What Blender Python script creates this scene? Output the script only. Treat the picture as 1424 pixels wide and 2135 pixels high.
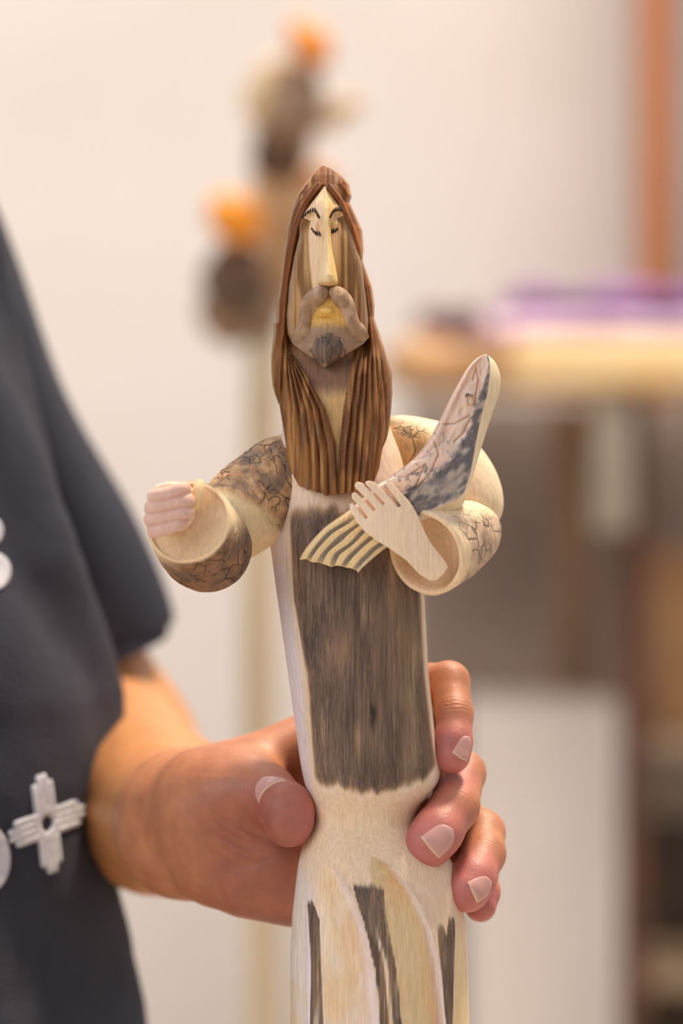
import bpy, math, random
import numpy as np
from mathutils import Vector
from mathutils.bvhtree import BVHTree
random.seed(4); rng = np.random.RandomState(7)
for o in list(bpy.data.objects): bpy.data.objects.remove(o)
scene = bpy.context.scene
col = scene.collection

# ------------------------------------------------------------------ camera
CZ = 1.35                     # camera height
D0 = 0.90                     # distance to the held figure
S = 0.33/2135                 # one modelling unit in metres at the figure
DP = D0/S
cam = bpy.data.cameras.new('camera'); co = bpy.data.objects.new('camera', cam); col.objects.link(co)
co.location = (0, -D0, CZ); co.rotation_euler = (math.pi/2, 0, 0)
cam.sensor_fit = 'VERTICAL'; cam.sensor_height = 36; cam.lens = 36*D0/0.33
cam.clip_start = 0.05; cam.clip_end = 50
cam.dof.use_dof = True; cam.dof.focus_distance = D0-0.018; cam.dof.aperture_fstop = 4.6
scene.camera = co
# ------------------------------------------------------------------ light
scene.view_settings.view_transform = 'Standard'; scene.view_settings.look = 'None'
scene.view_settings.gamma = 1; scene.view_settings.exposure = 0.0
scene.view_settings.use_curve_mapping = False
w = bpy.data.worlds.new('world'); scene.world = w; w.use_nodes = True
nt = w.node_tree; bg = nt.nodes['Background']
geo = nt.nodes.new('ShaderNodeTexCoord'); sep = nt.nodes.new('ShaderNodeSeparateXYZ')
rp = nt.nodes.new('ShaderNodeValToRGB')
nt.links.new(geo.outputs['Generated'], sep.inputs[0])
mr = nt.nodes.new('ShaderNodeMapRange'); mr.inputs[1].default_value = -1; mr.inputs[2].default_value = 1
nt.links.new(sep.outputs['Z'], mr.inputs[0]); nt.links.new(mr.outputs[0], rp.inputs[0])
rp.color_ramp.elements[0].color = (0.27, 0.22, 0.18, 1)
rp.color_ramp.elements[1].color = (0.80, 0.85, 1.0, 1)
e = rp.color_ramp.elements.new(0.5); e.color = (0.78, 0.72, 0.68, 1)
nt.links.new(rp.outputs[0], bg.inputs[0]); bg.inputs[1].default_value = 0.66

def area(name, loc, target, size, power, color):
    l = bpy.data.lights.new(name, 'AREA'); l.shape = 'RECTANGLE'; l.size, l.size_y = size
    l.energy = power; l.color = color
    o = bpy.data.objects.new(name, l); col.objects.link(o); o.location = loc
    o.rotation_euler = (Vector(target)-Vector(loc)).to_track_quat('-Z', 'Y').to_euler(); return o
sl = bpy.data.lights.new('sun', 'SUN'); sl.energy = 4.6; sl.angle = math.radians(9); sl.color = (1.0, 0.83, 0.62)
so = bpy.data.objects.new('sun', sl); col.objects.link(so)
so.rotation_euler = Vector((-0.26, -0.22, -0.95)).to_track_quat('-Z', 'Y').to_euler()
area('front_left_fill', (-1.6, -1.5, 2.2), (0, 0, 1.35), (1.4, 1.4), 20, (0.93, 0.94, 1.0))  # added front-left fill lamp for the figure; there is no window
area('wall_fill', (0.2, 0.9, 3.6), (0.1, 3.1, 1.5), (4.5, 1.6), 76, (1.0, 0.945, 0.89))  # unseen overhead lamp added to brighten the back wall

# ------------------------------------------------------------------ helpers
def lin(c):
    c = np.asarray(c, float)/255.0
    return np.where(c <= 0.04045, c/12.92, ((c+0.055)/1.055)**2.4)
def rgba(c): return tuple(lin(c))+(1,)
def U(px, py, Y=0.0):
    f = 1+Y/DP
    return np.array([(px-712)*f, Y, (1067.5-py)*f])
def B(px, py, y):                       # a background point y metres behind the figure
    f = S*(D0+y)/D0
    return Vector(((px-712)*f, y, CZ+(1067.5-py)*f))
def smooth(a, b, x):
    t = np.clip((x-a)/(b-a), 0, 1); return t*t*(3-2*t)
def ip(pts, x):
    pts = np.asarray(pts, float); return np.interp(x, pts[:, 0], pts[:, 1])
def cr(pts, t):                         # catmull-rom through rows of pts, t in [0, n-1]
    pts = np.asarray(pts, float); n = len(pts)
    i = np.clip(np.floor(t).astype(int), 0, n-2); f = (t-i)[:, None]
    p0 = pts[np.maximum(i-1, 0)]; p1 = pts[i]; p2 = pts[i+1]; p3 = pts[np.minimum(i+2, n-1)]
    return 0.5*((2*p1)+(-p0+p2)*f+(2*p0-5*p1+4*p2-p3)*f**2+(-p0+3*p1-3*p2+p3)*f**3)
_T = rng.rand(4096)
def vnoise(x, y, z=0.0):
    x, y, z = np.broadcast_arrays(np.asarray(x, float), np.asarray(y, float), np.asarray(z, float))
    xi, yi, zi = [np.floor(a).astype(np.int64) for a in (x, y, z)]
    fx, fy, fz = x-xi, y-yi, z-zi
    fx, fy, fz = [a*a*(3-2*a) for a in (fx, fy, fz)]
    def h(a, b, c): return _T[((a*73856093) ^ (b*19349663) ^ (c*83492791)) & 4095]
    r = 0
    for a in (0, 1):
        for b in (0, 1):
            for c in (0, 1):
                r = r+h(xi+a, yi+b, zi+c)*(fx if a else 1-fx)*(fy if b else 1-fy)*(fz if c else 1-fz)
    return r
def fbm(x, y, z=0.0, n=3):
    r = 0; a = 0.5; t = 0
    for i in range(n):
        r = r+a*vnoise(np.asarray(x)*2**i+i*17, np.asarray(y)*2**i, np.asarray(z)*2**i+i*5); t += a; a *= .5
    return r/t
def mixc(a, b, f):
    a = np.asarray(a, float); b = np.asarray(b, float); f = np.asarray(f)[..., None]
    return a*(1-f)+b*f

def node_mat(name):
    m = bpy.data.materials.new(name); m.use_nodes = True
    return m, m.node_tree, m.node_tree.nodes['Principled BSDF']
def N(nt, t, **kw):
    n = nt.nodes.new(t)
    for k, v in kw.items(): setattr(n, k, v)
    return n
def plain(name, c, rough=0.8, c2=None, scale=8, bump=0.0, bscale=40, stretch=(1, 1, 1)):
    m, nt, p = node_mat(name); p.inputs['Roughness'].default_value = rough
    tc = N(nt, 'ShaderNodeTexCoord'); mp = N(nt, 'ShaderNodeMapping'); mp.inputs['Scale'].default_value = stretch
    nt.links.new(tc.outputs['Object'], mp.inputs[0])
    no = N(nt, 'ShaderNodeTexNoise'); no.inputs['Scale'].default_value = scale; no.inputs['Detail'].default_value = 5
    nt.links.new(mp.outputs[0], no.inputs[0])
    r = N(nt, 'ShaderNodeValToRGB'); r.color_ramp.elements[0].position = .3; r.color_ramp.elements[1].position = .7
    r.color_ramp.elements[0].color = rgba(c); r.color_ramp.elements[1].color = rgba(c2 if c2 is not None else c)
    nt.links.new(no.outputs[0], r.inputs[0]); nt.links.new(r.outputs[0], p.inputs['Base Color'])
    if bump:
        n2 = N(nt, 'ShaderNodeTexNoise'); n2.inputs['Scale'].default_value = bscale; n2.inputs['Detail'].default_value = 6
        nt.links.new(mp.outputs[0], n2.inputs[0])
        b = N(nt, 'ShaderNodeBump'); b.inputs['Strength'].default_value = bump; b.inputs['Distance'].default_value = .002
        nt.links.new(n2.outputs[0], b.inputs['Height']); nt.links.new(b.outputs[0], p.inputs['Normal'])
    return m

def wood_mat():
    # carved wood: 'Col' is the wood's own colour, 'Stain' the grey weathered heart streaks, 'Bark' the crackled skin
    m, nt, p = node_mat('carved_cottonwood'); L = nt.links.new
    tc = N(nt, 'ShaderNodeTexCoord')
    ac = N(nt, 'ShaderNodeAttribute', attribute_name='Col'); as_ = N(nt, 'ShaderNodeAttribute', attribute_name='Stain')
    ab = N(nt, 'ShaderNodeAttribute', attribute_name='Bark')
    def noise(scale, stretch, detail=4, dist=0.0, rough=.55):
        mp = N(nt, 'ShaderNodeMapping'); mp.inputs['Scale'].default_value = stretch; L(tc.outputs['Object'], mp.inputs[0])
        n = N(nt, 'ShaderNodeTexNoise'); n.inputs['Scale'].default_value = scale; n.inputs['Detail'].default_value = detail
        n.inputs['Distortion'].default_value = dist; n.inputs['Roughness'].default_value = rough
        L(mp.outputs[0], n.inputs[0]); return n.outputs[0]
    def math_(op, a, b=None, c=None, clamp=False):
        n = N(nt, 'ShaderNodeMath', operation=op); n.use_clamp = clamp
        for i, v in enumerate((a, b, c)):
            if v is None: continue
            if isinstance(v, (int, float)): n.inputs[i].default_value = v
            else: L(v, n.inputs[i])
        return n.outputs[0]
    def rng_(v, a, b, c=0, d=1):
        n = N(nt, 'ShaderNodeMapRange'); n.interpolation_type = 'SMOOTHSTEP'
        for i, q in enumerate((a, b, c, d)): n.inputs[1+i].default_value = q
        L(v, n.inputs[0]); return n.outputs[0]
    def mix(f, a, b, mode='MIX'):
        n = N(nt, 'ShaderNodeMix', data_type='RGBA', blend_type=mode)
        if isinstance(f, (int, float)): n.inputs[0].default_value = f
        else: L(f, n.inputs[0])
        for i, v in ((6, a), (7, b)):
            if isinstance(v, tuple): n.inputs[i].default_value = v
            else: L(v, n.inputs[i])
        return n.outputs[2]
    grain = noise(60, (22, 22, .9), 5)
    fine = noise(900, (1, 1, .3), 3)
    blot = noise(26, (1, 1, .5), 3, .6)
    g = rng_(grain, .32, .68, .91, 1.06)
    gf = rng_(fine, .3, .7, .96, 1.04)
    gg = math_('MULTIPLY', g, gf)
    base = mix(1.0, ac.outputs['Color'], gg, 'MULTIPLY')
    warm = mix(rng_(blot, .45, .8, 0, .25), base, mix(1.0, base, rgba((235, 205, 170)), 'MULTIPLY'))
    st1 = noise(46, (13, 13, .6), 8, .4, .74)
    st2 = noise(20, (4, 4, .9), 4, .8)
    darkc = N(nt, 'ShaderNodeValToRGB')
    els = darkc.color_ramp.elements
    els[0].position = .37; els[0].color = rgba((58, 48, 43)); els[1].position = .65; els[1].color = rgba((168, 138, 106))
    e = els.new(.45); e.color = rgba((92, 77, 66)); e = els.new(.57); e.color = rgba((132, 108, 86))
    L(math_('ADD', math_('MULTIPLY', st1, .65), math_('MULTIPLY', st2, .35)), darkc.inputs[0])
    edge = math_('ADD', as_.outputs['Fac'], math_('MULTIPLY', math_('SUBTRACT', st1, .5), 1.3))
    sf = math_('MULTIPLY', rng_(edge, .26, .74), rng_(as_.outputs['Fac'], .02, .2))
    fib = rng_(noise(46, (50, 50, 1.0), 4, .2, .7), .36, .64, .68, 1.34)
    c1 = mix(sf, warm, mix(1.0, darkc.outputs[0], fib, 'MULTIPLY'))
    c1 = mix(math_('MULTIPLY', ab.outputs['Fac'], .8), c1, mix(1.0, c1, rng_(noise(260, (1, 1, .6), 5, .8, .7), .34, .66, .72, 1.22), 'MULTIPLY'))
    # bark crackle
    mp = N(nt, 'ShaderNodeMapping'); mp.inputs['Scale'].default_value = (1, 1, .8); L(tc.outputs['Object'], mp.inputs[0])
    nz = N(nt, 'ShaderNodeTexNoise'); nz.inputs['Scale'].default_value = 90; L(mp.outputs[0], nz.inputs[0])
    vm = N(nt, 'ShaderNodeVectorMath', operation='SCALE'); vm.inputs['Scale'].default_value = .012; L(nz.outputs['Color'], vm.inputs[0])
    va = N(nt, 'ShaderNodeVectorMath', operation='ADD'); L(mp.outputs[0], va.inputs[0]); L(vm.outputs[0], va.inputs[1])
    vo = N(nt, 'ShaderNodeTexVoronoi', feature='DISTANCE_TO_EDGE'); vo.inputs['Scale'].default_value = 130; L(va.outputs[0], vo.inputs['Vector'])
    crack = rng_(vo.outputs['Distance'], .008, .042, 1, 0)
    where = rng_(noise(75, (1, 1, 1), 3), .42, .54)
    vo2 = N(nt, 'ShaderNodeTexVoronoi', feature='DISTANCE_TO_EDGE'); vo2.inputs['Scale'].default_value = 290; L(va.outputs[0], vo2.inputs['Vector'])
    crack2 = math_('MULTIPLY', rng_(vo2.outputs['Distance'], .02, .10, 1, 0), rng_(noise(120, (1, 1, 1), 3), .52, .60))
    crack = math_('MAXIMUM', math_('MULTIPLY', crack, where), math_('MULTIPLY', crack2, .8))
    cm = math_('MULTIPLY', crack, ab.outputs['Fac'], clamp=True)
    patch = math_('MULTIPLY', rng_(noise(60, (1.4, 1, 1), 5, 1.0), .48, .62), ab.outputs['Fac'])
    c2 = mix(math_('MULTIPLY', patch, .7), c1, mix(rng_(blot, .4, .6), rgba((142, 108, 76)), rgba((112, 98, 86))))
    c3 = mix(math_('MULTIPLY', cm, .8), c2, rgba((48, 34, 26)))
    L(mix(1.0, c3, (1.0, .965, 1.02, 1), 'MULTIPLY'), p.inputs['Base Color'])
    p.inputs['Roughness'].default_value = .62
    p.inputs['Specular IOR Level'].default_value = .35
    h = math_('ADD', math_('MULTIPLY', grain, .35), math_('MULTIPLY', fine, .22))
    h = math_('SUBTRACT', h, math_('MULTIPLY', cm, 1.8))
    h = math_('SUBTRACT', h, math_('MULTIPLY', patch, .25))
    bp = N(nt, 'ShaderNodeBump'); bp.inputs['Strength'].default_value = .55; bp.inputs['Distance'].default_value = .0006
    L(h, bp.inputs['Height']); L(bp.outputs[0], p.inputs['Normal'])
    p.inputs['Subsurface Weight'].default_value = .12; p.inputs['Subsurface Radius'].default_value = (.004, .002, .001)
    p.inputs['Subsurface Scale'].default_value = .6
    return m
WOOD = wood_mat()
INK = plain('burned_marks', (46, 22, 14), .7, (70, 34, 20), 900)

def root(name, loc, label, cat, group=None):
    o = bpy.data.objects.new(name, None); col.objects.link(o); o.location = loc
    o.empty_display_size = .02; o['label'] = label; o['category'] = cat
    if group: o['group'] = group
    return o
def wloc(o):
    v = Vector((0, 0, 0))
    while o is not None: v = v+o.location; o = o.parent
    return v
def mk(name, V, F, m, parent=None, units=True, colr=None, stain=None, bark=None, flat=False, label=None):
    V = np.asarray(V, float).reshape(-1, 3)
    if units: V = V*S+np.array([0, 0, CZ])
    if parent is not None: V = V-np.array(wloc(parent))
    me = bpy.data.meshes.new(name)
    if isinstance(F, np.ndarray) and F.ndim == 2:
        k = F.shape[1]
        me.vertices.add(len(V)); me.vertices.foreach_set('co', V.astype(np.float32).ravel())
        me.loops.add(F.size); me.loops.foreach_set('vertex_index', F.astype(np.int32).ravel())
        me.polygons.add(len(F)); me.polygons.foreach_set('loop_start', np.arange(0, F.size, k, dtype=np.int32))
        me.polygons.foreach_set('loop_total', np.full(len(F), k, dtype=np.int32))
        me.update(calc_edges=True); me.validate()
    else:
        me.from_pydata([tuple(v) for v in V], [], [tuple(int(i) for i in f) for f in F])
    import bmesh
    if not (isinstance(F, np.ndarray) and len(F) > 60000):
        bm = bmesh.new(); bm.from_mesh(me); bmesh.ops.recalc_face_normals(bm, faces=bm.faces); bm.to_mesh(me); bm.free()
    me.polygons.foreach_set('use_smooth', [not flat]*len(me.polygons))
    n = len(me.vertices)
    if colr is not None:
        c = np.broadcast_to(np.asarray(colr, float), (n, 3)); c = lin(np.clip(c, 0, 255))
        a = me.attributes.new('Col', 'FLOAT_COLOR', 'POINT')
        a.data.foreach_set('color', np.c_[c, np.ones(n)].astype(np.float32).ravel())
        for nm, q in (('Stain', stain), ('Bark', bark)):
            a = me.attributes.new(nm, 'FLOAT', 'POINT')
            a.data.foreach_set('value', np.broadcast_to(0.0 if q is None else np.asarray(q, float).ravel(), (n,)).astype(np.float32))
    me.materials.append(m)
    o = bpy.data.objects.new(name, me); col.objects.link(o)
    if parent is not None: o.parent = parent
    if label: o['label'] = label
    return o
def grid_faces(R, C, wrap=False, off=0):
    i = np.arange(R-1)[:, None]; j = np.arange(C if wrap else C-1)[None]
    a = i*C+j; b = i*C+(j+1) % C
    return (np.stack([a, b, b+C, a+C], -1).reshape(-1, 4)+off)
def solid(front, back):
    """closed solid from two matching R x C grids"""
    R, C = front.shape[:2]; n = R*C
    F = [grid_faces(R, C), grid_faces(R, C, off=n)[:, ::-1]]
    r = np.arange(R-1)*C; c = np.arange(C-1); L = (R-1)*C
    F.append(np.stack([r, r+C, r+C+n, r+n], -1)); F.append(np.stack([r+C-1, r+n+C-1, r+n+2*C-1, r+2*C-1], -1))
    F.append(np.stack([c, c+n, c+1+n, c+1], -1)); F.append(np.stack([L+c, L+c+1, L+c+1+n, L+c+n], -1))
    return np.concatenate([front.reshape(-1, 3), back.reshape(-1, 3)]), np.concatenate(F)
def PX(X): return X+712
def PY(Z): return 1067.5-Z

def relief(name, parent, py, Lf, Rf, front, back, colf, C=90, stainf=None, barkf=None, edge=True, bottomf=None):
    """carved solid: rows py, outline Lf..Rf, depth front(x,py,u) / back(x,py,u)"""
    py = np.asarray(py, float)[:, None]*np.ones((1, C))
    k = np.linspace(0, 1, C)
    u = (.5-.5*np.cos(math.pi*k))*.6+k*.4 if edge else k
    u = np.broadcast_to(u[None], py.shape)
    L = Lf(py); R = Rf(py); x = L+(R-L)*u
    if bottomf is not None: py = bottomf(x, py)
    yf = front(x, py, u); yb = back(x, py, u)
    fr = np.stack([x-712, yf, 1067.5-py], -1); bk = np.stack([x-712, yb, 1067.5-py], -1)
    V, F = solid(fr, bk)
    c = colf(x, py, u); c = np.concatenate([c.reshape(-1, 3)]*2)
    st = None if stainf is None else np.concatenate([stainf(x, py, u).ravel()]*2)
    bk_ = None if barkf is None else np.concatenate([barkf(x, py, u).ravel()]*2)
    return mk(name, V, F, WOOD, parent, colr=c, stain=st, bark=bk_)

def frames(P):
    T = np.gradient(P, axis=0); T /= np.linalg.norm(T, axis=1)[:, None]
    ref = np.array([0, 0, 1.0]); A = np.zeros_like(P); Bv = np.zeros_like(P)
    prev = None
    for i in range(len(P)):
        if prev is None:
            a = ref-T[i]*ref.dot(T[i])
            if np.linalg.norm(a) < .2: a = np.array([1.0, 0, 0])-T[i]*T[i][0]
        else: a = prev-T[i]*prev.dot(T[i])
        a /= np.linalg.norm(a); prev = a; A[i] = a; Bv[i] = np.cross(T[i], a)
    return T, A, Bv
def tube_geo(P, R, C=32, fl=1.0, disp=None, caps=True):
    P = np.asarray(P, float); R = np.asarray(R, float)
    T, A, Bv = frames(P)
    th = np.linspace(0, 2*math.pi, C, endpoint=False)
    R2 = R[:, None]*np.ones(C)
    if disp is not None: R2 = R2+disp(np.linspace(0, 1, len(P))[:, None], th[None])
    V = P[:, None]+A[:, None]*(R2*np.cos(th))[..., None]+Bv[:, None]*(R2*fl*np.sin(th))[..., None]
    F = [list(f) for f in grid_faces(len(P), C, True)]
    if caps:
        F.append(list(range(C))[::-1]); F.append(list(range((len(P)-1)*C, len(P)*C)))
    return V.reshape(-1, 3), F
def path(pts, n): return cr(pts, np.linspace(0, len(pts)-1, n))
def rounded(pts_r, n):
    """path with radii; ends rounded off"""
    q = path(pts_r, n); P, R = q[:, :3], q[:, 3].copy()
    d = np.r_[0, np.cumsum(np.linalg.norm(np.diff(P, axis=0), axis=1))]
    for dd, r in ((d, R[0]), (d[-1]-d, R[-1])):
        t = np.clip(dd/max(r, 1e-6), 0, 1); R *= np.sqrt(np.maximum(1-(1-t)**2, .002))
    return P, R
def ell(c, r, nu=20, nv=14):
    th = np.linspace(0, 2*math.pi, nu, endpoint=False)[None]; ph = np.linspace(.05, math.pi-.05, nv)[:, None]
    V = np.stack([c[0]+r[0]*np.sin(ph)*np.cos(th), c[1]+r[1]*np.sin(ph)*np.sin(th), c[2]+r[2]*np.cos(ph)*np.ones_like(th)], -1)
    F = [list(f) for f in grid_faces(nv, nu, True)]+[list(range(nu))[::-1], list(range((nv-1)*nu, nv*nu))]
    return V.reshape(-1, 3), F
def join(gs):
    V = []; F = []; o = 0
    for v, f in gs:
        V.append(v); F += [[i+o for i in q] for q in f]; o += len(v)
    return np.concatenate(V), F
def boxw(c, d, rz=0, bev=0.0):
    """box in metres: centre c, size d, chamfered edges"""
    import bmesh
    bm = bmesh.new(); bmesh.ops.create_cube(bm, size=1)
    for v in bm.verts: v.co = Vector((v.co.x*d[0], v.co.y*d[1], v.co.z*d[2]))
    if bev: bmesh.ops.bevel(bm, geom=bm.edges[:], offset=bev, segments=2, affect='EDGES', profile=.5)
    cs, sn = math.cos(rz), math.sin(rz)
    V = [(c[0]+v.co.x*cs-v.co.y*sn, c[1]+v.co.x*sn+v.co.y*cs, c[2]+v.co.z) for v in bm.verts]
    F = [[v.index for v in f.verts] for f in bm.faces]; bm.free(); return np.array(V), F
def tag(o, label, cat, group=None, kind=None):
    if label: o['label'] = label
    if cat: o['category'] = cat
    if group: o['group'] = group
    if kind: o['kind'] = kind
    return o

# ================================================================== SETTING
stucco = plain('white_stucco', (240, 231, 222), .95, (228, 216, 205), 1.6, .5, 60)
V, F = boxw((0, 3.15, 1.4), (6.0, .1, 2.8)); wb = mk('wall_back', V, F, stucco, units=False, flat=True); wb['kind'] = 'structure'
V, F = boxw((0, 1.0, -.03), (6.0, 6.0, .06)); fl = mk('floor', V, F, plain('concrete', (190, 180, 168), .9, (170, 160, 148), 3, .3), units=False, flat=True); fl['kind'] = 'structure'

# wooden door post at the right
a = B(1342, 0, 2.9); b = B(1408, 0, 2.9)
pw = plain('orange_pine', (196, 122, 72), .6, (170, 98, 52), 30, .2, 60, (6, 6, .6))
V, F = boxw(((a.x+b.x)/2, 2.95, 1.75), (b.x-a.x, .12, 2.1), 0, .006)
tag(mk('door_post', V, F, pw, units=False), 'tall orange-brown wooden post against the white wall at the right edge', 'post')
a = B(1412, 0, 2.9)
V, F = boxw((a.x+.25, 2.97, 1.75), (.5, .05, 2.1), 0, .004)
tag(mk('grey_panel', V, F, plain('grey_panel', (176, 176, 172), .7, (160, 160, 158), 4), units=False), 'pale grey upright panel to the right of the orange-brown post', 'panel')

# display table with log edge, cloths, legs
YT = 1.8
def tbl_box(x0, y0, x1, y1, ya, yb, bev=.004, yref=None):
    p = B(x0, y0, yref if yref is not None else ya); q = B(x1, y1, yref if yref is not None else ya)
    return boxw(((p.x+q.x)/2, (ya+yb)/2, (p.z+q.z)/2), (abs(q.x-p.x), yb-ya, abs(q.z-p.z)), 0, bev)
tz = B(1200, 690, YT).z
table = root('display_table', (B(1200, 0, YT).x, YT+.3, 0), 'rustic display table with a thick cream beam edge behind the raised fish', 'table')
FLAT = True
V, F = tbl_box(1060, 700, 1700, 806, YT, YT+.08, .012)
mk('front_beam', V, F, plain('cream_beam', (250, 222, 172), .7, (240, 198, 134), 10, .3, 60, (1, 6, 6)), table, units=False)
V, F = tbl_box(860, 712, 1700, 770, YT+.08, YT+.62, .006, YT)
mk('table_top', V, F, plain('tan_boards', (196, 160, 118), .8, (170, 134, 96), 12, .3), table, units=False)
p0 = B(815, 775, YT+.02); p1 = B(1062, 752, YT)
P, R = rounded([(*B(805, 780, YT+.03), .015), (*B(860, 752, YT+.02), .020), (*B(930, 762, YT), .020), (*B(1000, 754, YT), .021), (*B(1040, 754, YT), .021), (*B(1056, 754, YT), .020)], 24)
V, F = tube_geo(P, R, 20, 1, lambda t, h: .004*np.sin(3*h+9*t)+.003*np.sin(5*h-14*t))
mk('log_end', V, F, plain('tan_log', (206, 160, 112), .8, (176, 132, 92), 16, .4), table, units=False)
V, F = tbl_box(1245, 806, 1322, 1110, YT+.02, YT+.1, .006)
mk('leg', V, F, plain('grey_leg', (168, 156, 140), .8, (146, 134, 118), 14), table, units=False)
lg = B(1283, 0, YT); zb = B(0, 1110, YT).z
V, F = tbl_box(1326, 806, 1376, 2300, YT+.10, YT+.15, .006, YT)
p = B(1350, 0, YT); zt = B(0, 806, YT).z
V, F = boxw((p.x, YT+.14, zt/2), (.024, .05, zt), 0, .004)
mk('leg', V, F, plain('dark_leg', (100, 60, 40), .7, (78, 46, 32), 14), table, units=False, label='dark brown leg')
V, F = boxw((lg.x, YT+.52, zt/2), (.04, .04, zt), 0, .004)
mk('leg', V, F, plain('tan_leg', (150, 120, 92), .7, (128, 100, 76), 14), table, units=False)

def cloth(name, x0, y0, x1, y1, ya, yb, m, label, amp=.006, seed=0):
    p = B(x0, y0, YT); q = B(x1, y1, YT); n = 40
    X = np.linspace(p.x, q.x, n)[None]*np.ones((14, 1)); t = np.linspace(0, 1, 14)[:, None]
    Yv = ya+(yb-ya)*t*np.ones((1, n))
    top = p.z+amp*(fbm(X*25+seed, Yv*18)-.5)*2-(p.z-q.z)*.5*smooth(.75, 1, np.abs(t*2-1))
    fr = np.stack([X, Yv, top], -1); bk = np.stack([X, Yv, np.full_like(X, q.z)], -1)
    V, F = solid(fr, bk)
    return tag(mk(name, V, F, m, units=False), label, 'cloth')
cloth('lilac_cloth', 1026, 644, 1640, 698, YT+.01, YT+.5, plain('lilac_cloth', (226, 196, 214), .9, (206, 172, 202), 14), 'folded lilac-pink cloth lying along the cream beam of the display table', .01, 3)
cloth('violet_cloth', 1095, 578, 1640, 618, YT+.1, YT+.42, plain('violet_cloth', (112, 78, 142), .9, (150, 104, 150), 10), 'dark violet folded cloth on top of the lilac-pink cloth', .014, 8)
P, R = rounded([(*B(866, 672, YT+.12), .008), (*B(905, 674, YT+.12), .014), (*B(965, 674, YT+.12), .0145), (*B(1012, 677, YT+.12), .012)], 20)
V, F = tube_geo(P, R, 18, 1, lambda t, h: .004*np.sin(3*h+8*t))
V[:, 2] += 0
tag(mk('dark_wood_chunk', V, F, plain('dark_chunk', (112, 70, 56), .7, (92, 58, 84), 18, .4), units=False), 'dark brown and purple wood chunk at the left end of the display table', 'wood')

# things under the table
V, F = tbl_box(880, 815, 1640, 1500, YT+.56, YT+.60, .004)
p = B(855, 0, YT+.56)
V, F = boxw((p.x+.55, YT+.70, .742), (1.1, .04, 1.484), 0, .004)
tag(mk('shade_board', V, F, plain('shade_board', (146, 128, 114), .9, (120, 104, 92), 5, .2), units=False), 'brown-grey board added under the display table to stand in for shade', 'board')  # dark board added in place of the shade under the table
p = B(985, 1478, YT+.2); q = B(1322, 1478, YT+.2)
V, F = boxw(((p.x+q.x)/2, YT+.34, p.z/2), (q.x-p.x, .28, p.z), 0, .008)
tag(mk('white_plinth', V, F, plain('white_plinth', (226, 214, 204), .9, (214, 200, 188), 5, .2), units=False), 'off-white square plinth under the display table', 'plinth')
p = B(1372, 1150, YT+.3); q = B(1560, 1530, YT+.3)
V, F = boxw(((p.x+q.x)/2, YT+.42, (p.z+q.z)/2), (q.x-p.x, .22, p.z-q.z), 0, .008)
sh = root('storage_shelf', ((p.x+q.x)/2, YT+.42, 0), 'dark shelf with a tan crate, seen past the dark brown table leg', 'shelf')
mk('tan_crate', V, F, plain('tan_crate', (172, 132, 92), .8, (150, 110, 74), 12, .3), sh, units=False)
for yy in (1530, 2030):
    z = B(0, yy, YT+.3).z
    V, F = boxw(((p.x+q.x)/2+.02, YT+.42, z-.01), (q.x-p.x+.06, .24, .02), 0, .003)
    mk('shelf_board', V, F, plain('shelf_board_paint', (190, 164, 136), .8, (170, 146, 118), 12), sh, units=False)
V, F = boxw(((p.x+q.x)/2+.02, YT+.54, .5), (q.x-p.x+.06, .02, 1.0), 0, .003)
mk('back_panel', V, F, plain('shelf_back', (112, 98, 86), .9, (92, 82, 74), 8), sh, units=False)
V, F = boxw((q.x+.04, YT+.42, .5), (.03, .22, 1.0), 0, .003)
mk('side_post', V, F, plain('shelf_side', (112, 84, 64), .9, (92, 72, 58), 8), sh, units=False)

# ---------- driftwood carving on a pole
YC = 1.2
pole_x = B(545, 0, YC).x; ztop = B(0, 705, YC).z
pm = plain('pale_pole', (214, 190, 152), .8, (186, 164, 132), 12, .4, 60, (6, 6, .6))
P = np.array([(pole_x+.002*math.sin(z*9), YC, z) for z in np.linspace(0, ztop, 30)])
V, F = tube_geo(P, np.full(30, .0125), 16, 1, lambda t, h: .0012*np.sin(3*h+20*t))
tag(mk('display_pole', V, F, pm, units=False), 'thin pale wooden pole holding up the blurred orange-topped carving', 'pole')
dc = root('driftwood_carving', (pole_x, YC, ztop), 'out-of-focus driftwood carving with two bright orange heads on a pole behind the figure', 'carving')
dark = plain('dark_driftwood', (110, 84, 66), .9, (86, 66, 54), 14, .5)
mid = plain('brown_driftwood', (160, 130, 104), .9, (128, 104, 86), 14, .5)
pale = plain('pale_driftwood', (226, 198, 158), .9, (204, 170, 126), 14, .5)
orange = plain('orange_paint', (238, 150, 6), .55, (228, 128, 4), 10, .2)
tanm = plain('tan_driftwood', (212, 170, 126), .9, (190, 148, 106), 14, .5)
def dw(name, pts, m, fl=1.0):
    k = 1.16*S*(D0+YC)/D0
    P, R = rounded([(*B(x, y, YC+dy), r*k) for x, y, dy, r in pts], 22)
    V, F = tube_geo(P, R, 18, fl, lambda t, h: .08*R[:, None]*np.sin(3*h+11*t)+.05*R[:, None]*np.sin(5*h-17*t))
    return mk(name, V, F, m, dc, units=False)
dw('base_log', [(410, 640, 0, 38), (470, 650, 0, 56), (520, 655, 0, 58), (595, 665, 0, 44)], mid)
dw('lower_body', [(500, 660, -.03, 50), (490, 590, -.03, 58), (485, 530, -.03, 46), (480, 500, -.03, 30)], dark)
dw('orange_head', [(472, 505, -.06, 34), (492, 458, -.06, 56), (522, 412, -.06, 42)], orange)
dw('trunk', [(600, 640, .03, 60), (600, 520, .03, 55), (590, 420, .02, 50), (585, 330, .02, 50), (600, 260, .02, 48), (625, 180, .02, 42)], tanm)
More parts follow.
